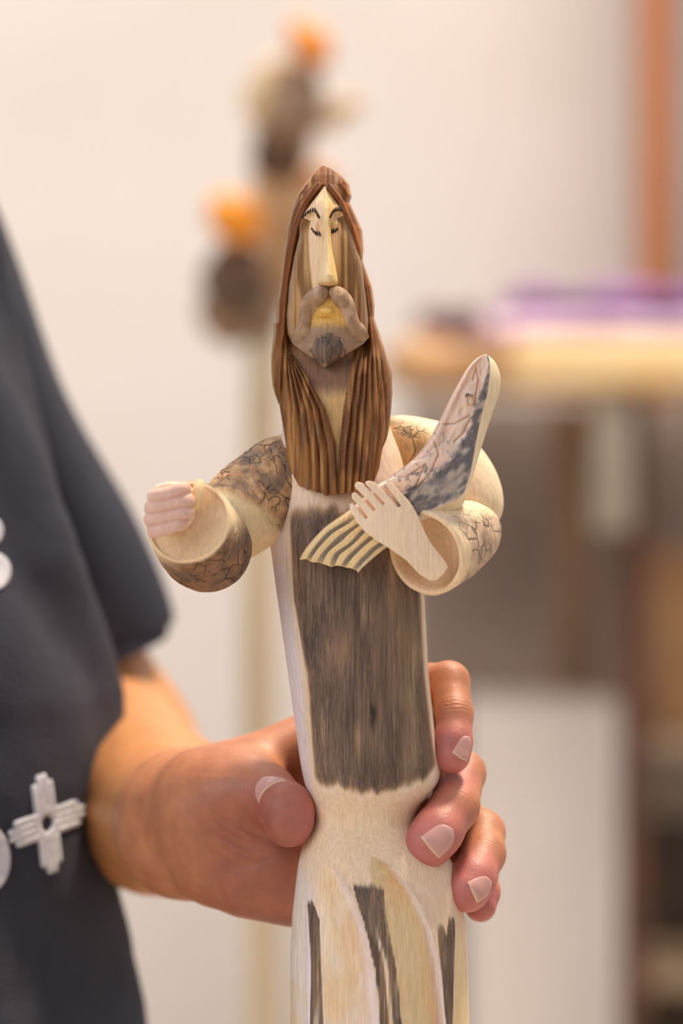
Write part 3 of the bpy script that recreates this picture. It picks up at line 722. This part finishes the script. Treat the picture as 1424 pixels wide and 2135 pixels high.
hand = slab('open_hand', [(729, 1062), (729, 1050), (736, 1049), (748, 1064), (762, 1082), (767, 1079), (752, 1058), (733, 1038), (734, 1028), (742, 1026), (760, 1044), (779, 1066), (784, 1062), (765, 1040), (741, 1018), (739, 1010), (746, 1004), (757, 1008), (778, 1030), (798, 1054), (803, 1050), (784, 1030), (764, 1012), (761, 1005), (769, 1002), (783, 1007), (803, 1027), (818, 1042), (830, 1058), (837, 1055), (822, 1034), (808, 1014), (807, 1007), (814, 1004), (832, 1024), (851, 1043), (862, 1058), (874, 1080), (884, 1105), (897, 1130), (930, 1172), (934, 1182), (926, 1196), (910, 1210), (896, 1211), (874, 1197), (847, 1168), (811, 1143), (785, 1127), (762, 1110), (745, 1090)], hY, 22, fig, hc, bev=2.2)

# ---- carved fist (image left, pointing at the viewer)
fc = (226, 188, 166)
fist_pts = [(322, 1012), (350, 1004), (385, 1006), (402, 1020), (408, 1050), (402, 1085), (385, 1106), (350, 1112), (322, 1100), (310, 1070), (310, 1035)]
fist = slab('fist', fist_pts, lambda x, y: -322, 60, fig, (240, 216, 180), bev=8)
for i in range(4):
    y0 = 1030+i*24.0; xl = (313, 307, 306, 312)[i]; xr = (392, 400, 398, 386)[i]
    pts = [(xl, y0+7, -326), (xl+14, y0+4, -340), (352, y0-2, -343), (xr-14, y0-10, -341), (xr, y0-13, -326)]
    P = path([(*U(*p), 14) for p in pts], 26)
    V, F = tube_geo(P[:, :3], P[:, 3]*np.r_[.6, .85, .95, np.ones(20), .95, .85, .6], 18, .75)
    mk('finger', V, F, WOOD, fist, colr=fc)
P = path([(*U(402, 1058, -306), 12), (*U(408, 1040, -314), 14), (*U(414, 1020, -312), 13), (*U(416, 1003, -304), 10)], 24)
V, F = tube_geo(P[:, :3], P[:, 3]*np.r_[.7, np.ones(22), .7], 18, .8)
mk('thumb', V, F, WOOD, fist, colr=(244, 214, 160))

# ---- carved fish held by the open hand
FE1 = [(627, 1161), (645, 1134), (680, 1097), (727, 1063), (788, 1010), (831, 981), (862, 956), (890, 921), (913, 878), (935, 833), (952, 802), (970, 772), (988, 755), (1004, 747)]
FRD = [(742, 1186), (768, 1160), (797, 1136), (835, 1108), (862, 1082), (910, 1058), (952, 1036), (970, 998), (982, 935), (995, 872), (1006, 830), (1012, 790), (1012, 764), (1008, 748)]
FE2 = [(746, 1188), (773, 1163), (803, 1139), (840, 1111), (872, 1086), (925, 1068), (956, 1056), (976, 1004), (997, 935), (1017, 872), (1032, 829), (1036, 793), (1026, 763), (1012, 749)]
n = 260; t = np.linspace(0, 13, n)
e1, rd, e2 = cr(FE1, t), cr(FRD, t), cr(FE2, t)
qa = np.linspace(0, 1, 110); qb = np.linspace(0, 1, 16)[1:]
G = np.concatenate([e1[:, None]*(1-qa[None, :, None])+rd[:, None]*qa[None, :, None], rd[:, None]*(1-qb[None, :, None])+e2[:, None]*qb[None, :, None]], 1)
Q = np.concatenate([qa, 1+qb])[None]*np.ones((n, 1)); Tt = t[:, None]*np.ones((1, Q.shape[1]))
gx, gy = G[..., 0], G[..., 1]
# ragged carved tail end
tail = smooth(3.4, 2.6, Tt)
lift = smooth(.35, 0, Tt)*7*(vnoise(Q*9, 0)-.5)
gy = gy-lift
Yb = np.interp(t, [0, 3, 5, 7, 10, 13], [-180, -186, -186, -182, -170, -160])[:, None]*np.ones_like(Q)
Yf = Yb+34*np.clip(Q-1, 0, 1)**.8*smooth(4, 6, Tt)+6*smooth(.12, 0, Q)**2
ph = (Q*5+.35*(vnoise(Q*4, Tt*1.2)-.5)) % 1
Yf = Yf+tail*(9*ph**1.4-3)*smooth(1.02, .98, Q)
# sunk carved panel on the upper half
pan = smooth(.10, .20, Q)*smooth(.86, .72, Q)*smooth(7.0, 7.8, Tt)*smooth(12.6, 11.6, Tt)
Yf = Yf+9*pan-5*pan*np.exp(-((Tt-9.4)/1.3)**2-((Q-.5)/.3)**2)
Yf = Yf+pan*5*(vnoise(gx/9+gy/30, gy/16)-.5)
s2 = smooth(3.6, 4.4, Tt)*smooth(8.2, 7.4, Tt)*smooth(.62, .45, Q-.02*(Tt-5))
ph2 = (Q*3.2-Tt*.55+.3*vnoise(gx/20, gy/20)) % 1
Yf = Yf+s2*8*ph2**1.6
crl = [((846, 995), (880, 972)), ((880, 972), (862, 1018)), ((900, 925), (908, 950)), ((908, 950), (894, 985)), ((894, 985), (866, 1018)), ((918, 890), (942, 888)), ((942, 888), (972, 872)), ((940, 925), (958, 908)), ((958, 908), (972, 880)), ((978, 800), (985, 775)), ((985, 775), (990, 800)), ((990, 800), (980, 850))]
lines = np.zeros_like(Yf)
for (ax, ay), (bx, by) in crl:
    dx, dy = bx-ax, by-ay; hh = np.clip(((gx-ax)*dx+(gy-ay)*dy)/(dx*dx+dy*dy), 0, 1)
    d = np.hypot(gx-ax-hh*dx, gy-ay-hh*dy); lines = np.maximum(lines, np.exp(-(d/1.8)**2))
Yf = Yf+4*lines
fr = np.stack([gx-712, Yf, 1067.5-gy], -1)
thk = np.interp(t, [0, 3, 6, 13], [22, 28, 60, 50])[:, None]*np.ones_like(Q)
bk = np.stack([gx-712, np.maximum(Yb+thk, Yf+2), 1067.5-gy], -1)
V, F = solid(fr, bk)
cf = mixc((242, 224, 204), (236, 206, 180), fbm(gx/18, gy/18))
cf = mixc(cf, (240, 224, 184), smooth(.99, 1.01, Q))
grey = mixc((96, 92, 92), (176, 162, 144), smooth(.3, .75, fbm(gx/14+gy/20, gy/16, 2)))
thr_ = np.interp(t, [0, 4, 4.6, 6, 7, 8, 9.5, 12, 13], [2, .55, .42, .42, .55, .66, .84, .86, .7])[:, None]
gm = smooth(-.07, .06, Q-thr_+.22*(fbm(gx/24, gy/24)-.5)+.06*(vnoise(gx/4, gy/4)-.5))*smooth(1.015, .985, Q)*(1-.8*smooth(.93, 1.0, Q)*smooth(6.4, 5, Tt))
cf = mixc(cf, grey, gm*.95)
cf = mixc(cf, (244, 218, 160), tail); stripe = smooth(.45, .6, ph)*smooth(1.0, .9, ph)*tail*smooth(.8, .3, np.abs(Tt-1.5)/2.5)*smooth(.35, .55, vnoise(Q*5, 7)+.15)
cf = mixc(cf, (134, 124, 116), stripe*.9)
cf = mixc(cf, (150, 140, 132), s2*smooth(.6, .75, fbm(gx/9, gy/9, 6))*.8)
cf = mixc(cf, (190, 140, 96), lines*.4)
cf = mixc(cf, (196, 150, 120), smooth(.03, 0, Q)*.5)
fish = mk('fish', V, F, WOOD, fig, colr=np.concatenate([cf.reshape(-1, 3)]*2), label='carved fish with a striped tail')
def fish_y(px, py):
    i = np.argmin((gx-px)**2+(gy-py)**2); return Yf.ravel()[i]
yy = fish_y(972, 842)
th = np.linspace(0, 2*math.pi, 29)[:-1]
P = np.array([(972-712+7*math.cos(a_), yy-1.5, 1067.5-842+9*math.sin(a_)) for a_ in np.r_[th, th[0]]])
V, F = tube_geo(P, np.full(29, 1.3), 8); mk('eye_ring', V, F, WOOD, fish, colr=(214, 176, 136))
V, F = join([tube_geo(*rounded([(964+i*4-712, yy-1, 1067.5-834+abs(i-1)*-1, 1.6), (964+i*4-712+.5, yy-2, 1067.5-826-[1, 0, 2, 4][i], .8)], 6), C=8) for i in range(4)])
mk('eye_brow', V, F, INK, fish)

# ================================================================== PERSON
per = root('person', tuple(U(-100, 2500, 1400)*S+np.array([0, 0, CZ])), 'person in a black t-shirt at the left, gripping the carved figure with one hand', 'person')
def axis(*segs):
    out = []
    for a_, b_, st_ in segs: out.append(np.arange(a_, b_, st_))
    return np.concatenate(out).astype(np.float32)
XS = axis((-1250, -420, 14), (-420, 372, 3.6)); YS = axis((-175, 290, 3.6), (290, 2420, 14)); ZS = axis((-1180, -930, 12), (-930, -270, 3.6), (-270, 260, 14))
SH = (len(XS), len(YS), len(ZS))
def box_of(pts, m):
    lo = np.min(pts, 0)-m; hi = np.max(pts, 0)+m
    return tuple(slice(max(0, np.searchsorted(ax, l)-1), np.searchsorted(ax, h_)+1) for ax, l, h_ in zip((XS, YS, ZS), lo, hi))
def cone(box, a, b, r1, r2, sq=None):
    X = XS[box[0]][:, None, None]; Y = YS[box[1]][None, :, None]; Z = ZS[box[2]][None, None]
    ab = (b-a).astype(np.float32); L = float(ab.dot(ab))+1e-6
    h_ = np.clip(((X-a[0])*ab[0]+(Y-a[1])*ab[1]+(Z-a[2])*ab[2])/L, 0, 1).astype(np.float32)
    return np.sqrt((X-a[0]-h_*ab[0])**2+(Y-a[1]-h_*ab[1])**2+(Z-a[2]-h_*ab[2])**2).astype(np.float32)-(r1+(r2-r1)*h_)
def smin(a, b, k):
    h_ = np.clip(.5+.5*(b-a)/k, 0, 1); return b*(1-h_)+a*h_-k*h_*(1-h_)
FAR = np.float32(90)
palm = np.full(SH, FAR, np.float32)
def add(a, b, r1, r2, k=22):
    a, b = U(*a), U(*b); m = max(r1, r2)+70; bx = box_of(np.array([a, b]), m)
    palm[bx] = smin(palm[bx], np.minimum(cone(bx, a, b, r1, r2), FAR), k)
# arm
add((-40, 1080, 1720), (70, 1400, 1850), 240, 280, 30)
add((70, 1400, 1850), (178, 1590, 1950), 280, 292, 60)
add((175, 1590, 1950), (330, 1690, 800), 295, 185, 120)
add((330, 1690, 800), (392, 1715, 300), 185, 142, 60)
add((392, 1690, 300), (470, 1672, 165), 118, 98, 90)
add((385, 1760, 300), (480, 1790, 160), 104, 92, 90)
# palm: metacarpals
add((430, 1640, 170), (668, 1535, 205), 82, 52, 40)
add((440, 1700, 180), (720, 1610, 222), 80, 54, 40)
add((450, 1760, 175), (725, 1710, 220), 80, 54, 40)
add((455, 1805, 150), (700, 1830, 190), 84, 58, 40)
add((520, 1840, 110), (610, 1858, 110), 76, 76, 36)      # heel of the hand
add((425, 1685, 150), (482, 1655, 80), 92, 74, 70)       # ball of the thumb
add((450, 1725, 125), (560, 1765, 95), 88, 70, 70)
add((500, 1620, 110), (640, 1530, 190), 52, 40, 36)      # web
surf = palm.copy()
TIPS = []
def digit(js, k=20, kin=7):
    pts = np.array([U(*j[:3]) for j in js]); rs = [j[3] for j in js]
    bx = box_of(pts, max(rs)+30); f = None
    for i in range(len(js)-1):
        c_ = cone(bx, pts[i], pts[i+1], rs[i], rs[i+1]); f = c_ if f is None else smin(f, c_, kin)
    surf[bx] = np.minimum(surf[bx], smin(palm[bx], f, k)); TIPS.append((pts, rs))
digit([(470, 1655, 100, 68), (528, 1640, 62, 60), (560, 1652, 22, 54), (599, 1688, -42, 52), (603, 1716, -50, 50)], 46, 22)
digit([(668, 1520, 205, 46), (895, 1430, 120, 46), (936, 1422, 78, 43), (946, 1490, 20, 40), (944, 1545, -12, 40), (942, 1574, -22, 39)], 24, 12)
digit([(720, 1605, 222, 50), (930, 1600, 150, 50), (966, 1612, 92, 46), (948, 1680, -16, 50), (912, 1735, -70, 51), (896, 1757, -84, 51)], 24, 14)
digit([(722, 1705, 220, 50), (960, 1710, 160, 50), (1006, 1735, 104, 46), (1008, 1780, 40, 45), (986, 1832, -28, 47), (974, 1855, -48, 47)], 24, 14)
digit([(705, 1825, 190, 46), (935, 1800, 168, 42), (1000, 1820, 130, 38), (1008, 1860, 92, 34), (1002, 1890, 66, 33)], 24, 12)
def surface_nets(Fv, xs, ys, zs):
    s = Fv < 0
    sh = (Fv.shape[0]-1, Fv.shape[1]-1, Fv.shape[2]-1)
    cnt = np.zeros(sh, np.uint8)
    offs = [(i, j, k) for i in (0, 1) for j in (0, 1) for k in (0, 1)]
    for i, j, k in offs: cnt += s[i:i+sh[0], j:j+sh[1], k:k+sh[2]]
    I, J, K = np.nonzero((cnt > 0) & (cnt < 8)); n_ = len(I)
    idx = np.full(sh, -1, np.int32); idx[I, J, K] = np.arange(n_)
    acc = np.zeros((n_, 3)); num = np.zeros(n_)
    ax = (xs, ys, zs)
    for a_ in offs:
        for d in range(3):
            if a_[d]: continue
            b_ = list(a_); b_[d] = 1
            va = Fv[I+a_[0], J+a_[1], K+a_[2]]; vb = Fv[I+b_[0], J+b_[1], K+b_[2]]
            cr_ = (va < 0) != (vb < 0); tt = np.where(cr_, va/np.where(va == vb, 1, va-vb), 0)
            pa = np.stack([xs[I+a_[0]], ys[J+a_[1]], zs[K+a_[2]]], -1); pb = np.stack([xs[I+b_[0]], ys[J+b_[1]], zs[K+b_[2]]], -1)
            acc += np.where(cr_[:, None], pa+(pb-pa)*tt[:, None], 0); num += cr_
    V_ = acc/num[:, None]; quads = []
    for d in range(3):
        sl = [slice(None)]*3; sl2 = [slice(None)]*3; sl[d] = slice(0, -1); sl2[d] = slice(1, None)
        A_, B_ = s[tuple(sl)], s[tuple(sl2)]; i = np.nonzero(A_ != B_); flip = A_[i]
        o1, o2 = [(1, 2), (2, 0), (0, 1)][d]
        i = [np.array(q) for q in i]
        ok = (i[o1] > 0) & (i[o2] > 0) & (i[o1] < sh[o1]) & (i[o2] < sh[o2]); i = [q[ok] for q in i]; flip = flip[ok]
        def cell(da, db):
            q = [i[0], i[1], i[2]]; q[o1] = q[o1]-da; q[o2] = q[o2]-db; return idx[tuple(q)]
        qd = np.stack([cell(1, 1), cell(0, 1), cell(0, 0), cell(1, 0)], -1)
        qd[~flip] = qd[~flip][:, ::-1]; quads.append(qd)
    return V_, np.concatenate(quads)
V, F = surface_nets(surf, XS, YS, ZS)
F = F[(F >= 0).all(1)]
# light relaxation
def relax(V, F, it, w=.5):
    e_ = np.concatenate([F[:, [0, 1]], F[:, [1, 2]], F[:, [2, 3]], F[:, [3, 0]]]); 
    for _ in range(it):
        s_ = np.zeros_like(V); c_ = np.zeros(len(V))
        for d in range(3): s_[:, d] = np.bincount(e_[:, 0], V[e_[:, 1], d], len(V))+np.bincount(e_[:, 1], V[e_[:, 0], d], len(V))
        c_ = np.bincount(e_[:, 0], minlength=len(V))+np.bincount(e_[:, 1], minlength=len(V))
        V = V*(1-w)+w*s_/np.maximum(c_, 1)[:, None]
    return V
V = relax(V, F, 3)
fnrm = np.cross(V[F[:, 2]]-V[F[:, 0]], V[F[:, 3]]-V[F[:, 1]])
nrm = np.zeros_like(V)
for k in range(4):
    for d in range(3): nrm[:, d] += np.bincount(F[:, k], fnrm[:, d], len(V))
nrm /= np.linalg.norm(nrm, axis=1)[:, None]+1e-9
# skin colour, creases at the joints
skin = mixc((196, 132, 94), (176, 112, 80), fbm(V[:, 0]/60, V[:, 1]/60, V[:, 2]/60))
skin = mixc(skin, (206, 140, 88), smooth(150, 600, V[:, 1]))
disp_ = np.zeros(len(V))
pink = np.zeros(len(V))
for fi, (pts, rs) in enumerate(TIPS):
    tip = pts[-1]; d = np.linalg.norm(V-tip, axis=1)
    pink = np.maximum(pink, smooth(rs[-1]*3.0, rs[-1]*.9, d))
    for j in ([2] if fi == 0 else [3, 2]):
        ax_ = pts[j+1]-pts[j-1]; ax_ = ax_/np.linalg.norm(ax_)
        rel = V-pts[j]; s_ = rel@ax_; rr = np.linalg.norm(rel-s_[:, None]*ax_, axis=1)
        near = smooth(rs[j]*1.35, rs[j]*1.1, rr)*np.exp(-(s_/16)**2)
        wob = 5*(vnoise(V[:, 0]/14, V[:, 1]/14, V[:, 2]/14)-.5)
        disp_ -= near*1.5*np.maximum(np.sin((s_+wob)*2*math.pi/9), 0)
skin = mixc(skin, (188, 108, 104), pink*.85)
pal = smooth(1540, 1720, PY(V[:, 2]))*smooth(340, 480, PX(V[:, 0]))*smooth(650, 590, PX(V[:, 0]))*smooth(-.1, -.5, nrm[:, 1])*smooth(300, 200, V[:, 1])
skin = mixc(skin, (158, 94, 72), pal*.85)  # shade on the palm, put into the skin colour
# palm creases below the thumb
for (ax_, ay), (bx_, by), wd in (((432, 1690), (500, 1722), 3.2), ((500, 1722), (560, 1745), 2.5), ((455, 1740), (560, 1772), 2.2), ((470, 1765), (570, 1795), 2.0), ((470, 1812), (606, 1775), 3.6), ((440, 1700), (520, 1752), 2.4), ((435, 1724), (540, 1782), 2.2), ((428, 1760), (500, 1800), 2.2), ((445, 1800), (470, 1890), 3)):
    x_, y_ = V[:, 0]/(1+V[:, 1]/DP)+712, 1067.5-V[:, 2]/(1+V[:, 1]/DP); dx, dy = bx_-ax_, by-ay
    hh = np.clip(((x_-ax_)*dx+(y_-ay)*dy)/(dx*dx+dy*dy), 0, 1); d = np.hypot(x_-ax_-hh*dx, y_-ay-hh*dy-6*np.sin(hh*math.pi))
    disp_ -= 3.6*np.exp(-(d/wd/2.2)**2)*np.sin(hh*math.pi)**.5*smooth(0, -.3, nrm[:, 1])*smooth(260, 180, V[:, 1])
V = V+nrm*disp_[:, None]
m, nt, p = node_mat('skin'); L = nt.links.new
at = N(nt, 'ShaderNodeAttribute', attribute_name='Col'); tc = N(nt, 'ShaderNodeTexCoord')
no = N(nt, 'ShaderNodeTexNoise'); no.inputs['Scale'].default_value = 160; no.inputs['Detail'].default_value = 5; L(tc.outputs['Object'], no.inputs[0])
mr = N(nt, 'ShaderNodeMapRange'); mr.inputs[1].default_value = .3; mr.inputs[2].default_value = .7; mr.inputs[3].default_value = .88; mr.inputs[4].default_value = 1.1
L(no.outputs[0], mr.inputs[0]); mx = N(nt, 'ShaderNodeMix', data_type='RGBA', blend_type='MULTIPLY'); mx.inputs[0].default_value = 1
L(at.outputs['Color'], mx.inputs[6]); L(mr.outputs[0], mx.inputs[7]); L(mx.outputs[2], p.inputs['Base Color'])
p.inputs['Roughness'].default_value = .48; p.inputs['Subsurface Weight'].default_value = .25; p.inputs['Subsurface Radius'].default_value = (.006, .002, .0012); p.inputs['Subsurface Scale'].default_value = .5
vo = N(nt, 'ShaderNodeTexVoronoi', feature='DISTANCE_TO_EDGE'); vo.inputs['Scale'].default_value = 1500; L(tc.outputs['Object'], vo.inputs['Vector'])
n2 = N(nt, 'ShaderNodeTexNoise'); n2.inputs['Scale'].default_value = 500; n2.inputs['Detail'].default_value = 4; L(tc.outputs['Object'], n2.inputs[0])
ad = N(nt, 'ShaderNodeMath', operation='ADD'); L(vo.outputs['Distance'], ad.inputs[0]); L(n2.outputs[0], ad.inputs[1])
bp = N(nt, 'ShaderNodeBump'); bp.inputs['Strength'].default_value = .35; bp.inputs['Distance'].default_value = .0003; L(ad.outputs[0], bp.inputs['Height']); L(bp.outputs[0], p.inputs['Normal'])
SKIN = m
mk('arm_and_hand', V, F, SKIN, per, colr=skin)
skin_bvh = BVHTree.FromPolygons([Vector(v) for v in V], [tuple(int(i) for i in f) for f in F])
def nail(cpx, a_, n_, length, width, far=120):
    """nail laid onto the fingertip: centre (px,py,Y), a_ towards the free edge, n_ outwards"""
    a_ = np.array(a_, float); n_ = np.array(n_, float); n_ /= np.linalg.norm(n_); a_ -= n_*a_.dot(n_); a_ /= np.linalg.norm(a_)
    b_ = np.cross(n_, a_); c_ = U(*cpx); R_, C_ = 26, 26; h0 = skin_bvh.ray_cast(Vector(c_+n_*far), Vector(-n_))[0]
    c_ = np.array(h0) if h0 is not None else c_
    P_ = np.zeros((R_, C_, 3)); v = np.linspace(0, 1, R_); u = np.linspace(-1, 1, C_); last = c_
    for i in range(R_):
        wi = width/2*math.sqrt(max(1-abs(1-2*min(v[i], .5))**2.4, .004))
        for j in range(C_):
            o_ = c_+a_*((v[i]-.5)*length+5*(1-u[j]**2)*v[i])+b_*u[j]*wi
            hit, nn, _, _ = skin_bvh.ray_cast(Vector(o_+n_*60), Vector(-n_))
            hp = np.array(hit) if hit is not None else o_-n_*30
            d_ = (hp-o_).dot(n_); d_ = max(d_, -width*.5)
            P_[i, j] = o_+n_*(d_+1.5+1.6*v[i]**2-2.4*abs(u[j])**8)
    # smooth the plate across
    for _ in range(4):
        P_[1:-1, 1:-1] = (P_[1:-1, 1:-1]*2+P_[:-2, 1:-1]+P_[2:, 1:-1]+P_[1:-1, :-2]+P_[1:-1, 2:])/6
    Q_ = P_-n_*3.5; Vn, Fn = solid(P_, Q_); vv = v[:, None]*np.ones((1, C_))
    k_ = mixc((206, 152, 142), (226, 192, 182), smooth(.25, .0, vv)*.6); k_ = mixc(k_, (222, 188, 156), smooth(.94, .98, vv))
    return mk('fingernail', Vn, Fn, NAILM, per, colr=np.concatenate([k_.reshape(-1, 3)]*2))
NAILM, ntn, pn = node_mat('nail'); a_ = N(ntn, 'ShaderNodeAttribute', attribute_name='Col'); ntn.links.new(a_.outputs['Color'], pn.inputs['Base Color']); pn.inputs['Roughness'].default_value = .3; pn.inputs['Subsurface Weight'].default_value = .1; pn.inputs['Subsurface Scale'].default_value = .002
nail((963, 1558, -40), (-.30, -.45, -.84), (.66, -.72, .2), 46, 40)
nail((919, 1748, -120), (-.65, -.45, -.60), (.45, -.85, .15), 58, 58)
nail((998, 1850, -70), (-.70, -.60, -.35), (.72, -.68, .1), 48, 48)
nail((594, 1684, -38), (.38, -.84, -.40), (-.60, .0, .80), 22, 76, 68)

# ---- t-shirt
SHIRT = plain('black_cotton', (40, 41, 55), .92, (48, 49, 63), 30, .4, 900)
gs = []
# torso
R_, C_ = 150, 220; z = np.linspace(-1250, 1500, R_)[:, None]*np.ones((1, C_)); th = np.linspace(0, 2*math.pi, C_, endpoint=False)[None]*np.ones((R_, 1))
pyz = 1067.5-z
wv = np.array([.80, .60]); nv = np.array([.60, -.80]); wv /= np.linalg.norm(wv); nv /= np.linalg.norm(nv)
aa = ip([(-440, 330), (-300, 380), (-50, 600), (150, 720), (400, 780), (700, 860), (1000, 960), (1200, 1020), (1500, 1110), (1700, 1130), (1830, 1130), (2135, 1150), (2400, 1190)], pyz); bb = aa*.68
cxx, cyy = -1545, 640
fold = 26*np.sin(th*9+pyz/160.+2*vnoise(pyz/300, th*2))*(.4+.6*vnoise(th*3, pyz/400.))+18*(fbm(th*6, pyz/130.)-.5)
lw = (aa+fold)*np.cos(th); ln_ = (bb+fold)*np.sin(th)
Vt = np.stack([cxx+lw*wv[0]+ln_*nv[0], cyy+lw*wv[1]+ln_*nv[1], z], -1)
gs.append((Vt.reshape(-1, 3), [list(f) for f in grid_faces(R_, C_, True)]+[list(range((R_-1)*C_, R_*C_))]))
# sleeve: open tube with an inner layer
def sleeve(pts, n, C_, thick=14):
    q = cr([(*U(x, y, Y), r) for x, y, Y, r in pts], np.linspace(0, len(pts)-1, n)); P, R = q[:, :3], q[:, 3]
    T, A, Bv = frames(P); th = np.linspace(0, 2*math.pi, C_, endpoint=False); rings = []
    for layer in (0, 1):
        rg = range(n) if layer == 0 else range(n-1, n-30, -1)
        for i in rg:
            tt = i/(n-1)
            rr = R[i]*(1+.05*np.sin(3*th+tt*7)+.03*np.sin(5*th-tt*9))+16*np.sin(2*th+10*tt)*tt-layer*thick
            rings.append(P[i]+A[i][None]*(rr*np.cos(th))[:, None]+Bv[i][None]*(rr*np.sin(th))[:, None])
    m_ = len(rings); V_ = np.array(rings).reshape(-1, 3); return V_, [list(f) for f in grid_faces(m_, C_, True)]
gs.append(sleeve([(-560, 60, 1300, 260), (-400, 240, 1400, 290), (-222, 517, 1500, 305), (-95, 895, 1640, 335), (0, 1154, 1740, 365), (55, 1350, 1800, 385), (72, 1405, 1810, 385)], 80, 90))
V, F = join(gs)
shirt = mk('t_shirt', V, F, SHIRT, per)
# ---- trousers below the shirt hem, down to the floor
z0 = -CZ/S; tg = []
for sd in (-1, 1):
    cx_, cy_ = cxx+sd*.42*1150*wv[0], cyy+sd*.42*1150*wv[1]
    P = np.array([(cx_*(1-.0)+sd*60*(1-k), cy_+120*k, -1150+(z0+20+1150)*k) for k in np.linspace(0, 1, 50)])
    tg.append(tube_geo(P, np.linspace(560, 300, 50), 40, 1, lambda t, h: 14*np.sin(5*h+12*t)+18*(fbm(t*20, np.cos(h)*2+4)-.5)))
V2, F2 = join(tg)
mk('trousers', V2, F2, plain('dark_denim', (46, 52, 72), .9, (60, 66, 88), 60, .4, 900), per)
# ---- prints on the shirt: found by following the cloth's surface
Wv = np.asarray(V)*S+np.array([0, 0, CZ])
bvh = BVHTree.FromPolygons([Vector(v) for v in Wv], F)
cp = Vector((0, -D0, CZ))
def print_patch(name, grids, label=None):
    Vs = []; Fs = []; off = 0
    for g in grids:
        R_, C_ = g.shape[:2]; ok = True; fr = np.zeros((R_, C_, 3)); bk = np.zeros((R_, C_, 3))
        for i in range(R_):
            for j in range(C_):
                d = (B(g[i, j, 0], g[i, j, 1], .05)-cp).normalized(); hit, nn, _, dist = bvh.ray_cast(cp, d)
                if hit is None: ok = False; continue
                if nn.dot(d) > 0: nn = -nn
                fr[i, j] = hit+nn*.0009; bk[i, j] = hit-nn*.0003
        if not ok: continue
        V_, F_ = solid(fr, bk); Vs.append(V_); Fs += [list(f+off) for f in F_]; off += len(V_)
    return mk(name, np.concatenate(Vs), Fs, PRINT, shirt, units=False, label=label)
PRINT = plain('white_print', (216, 216, 222), .8, (190, 190, 200), 300)
def strip(c0, a0, a1, o0, o1, ea, eb, n=10, taper=0):
    t_ = np.linspace(0, 1, n)[:, None]; s_ = np.linspace(0, 1, 3)[None]
    al = a0+(a1-a0)*t_*np.ones((1, 3)); of = (o0+(o1-o0)*s_)*np.ones((n, 1)); wmid = (o0+o1)/2
    of = wmid+(of-wmid)*np.where(t_ > .9, .6, 1)
    return np.stack([c0[0]+al*ea[0]+of*eb[0], c0[1]+al*ea[1]+of*eb[1]], -1)
c0 = (95, 1717); EA = np.array([78, -28.]); EB = np.array([13, 102.])
gz = []
for ea, eb in ((EA, EB), (-EA, EB), (EB, EA), (-EB, EA)):
    for k, ln_ in ((-1.5, .84), (-.5, 1.0), (.5, 1.0), (1.5, .84)):
        o = k*.135; gz.append(strip(c0, .24, ln_, o-.062, o+.062, ea, eb))
th = np.linspace(0, 2*math.pi, 33)[None]; rr = np.linspace(.17, .36, 4)[:, None]
gz.append(np.stack([c0[0]+rr*(np.cos(th)*EA[0]*.95+np.sin(th)*EB[0]), c0[1]+rr*(np.cos(th)*EA[1]+np.sin(th)*EB[1])], -1))
print_patch('sun_emblem', gz, 'white four-armed sun emblem')
def ringp(cx_, cy_, rx, ry, wx, wy):
    th = np.linspace(-math.pi/2, math.pi/2, 40)[None]; k = np.linspace(0, 1, 5)[:, None]
    return np.stack([cx_+(rx-wx*k)*np.cos(th), cy_+(ry-wy*k)*np.sin(th)], -1)
print_patch('printed_letter', [ringp(-34, 1790, 53, 74, 34, 30)], 'right edge of a white printed letter')
print_patch('printed_letter', [ringp(-18, 1193, 37, 40, 28, 22), ringp(-30, 1108, 33, 34, 24, 18)], 'right edge of a white printed letter')
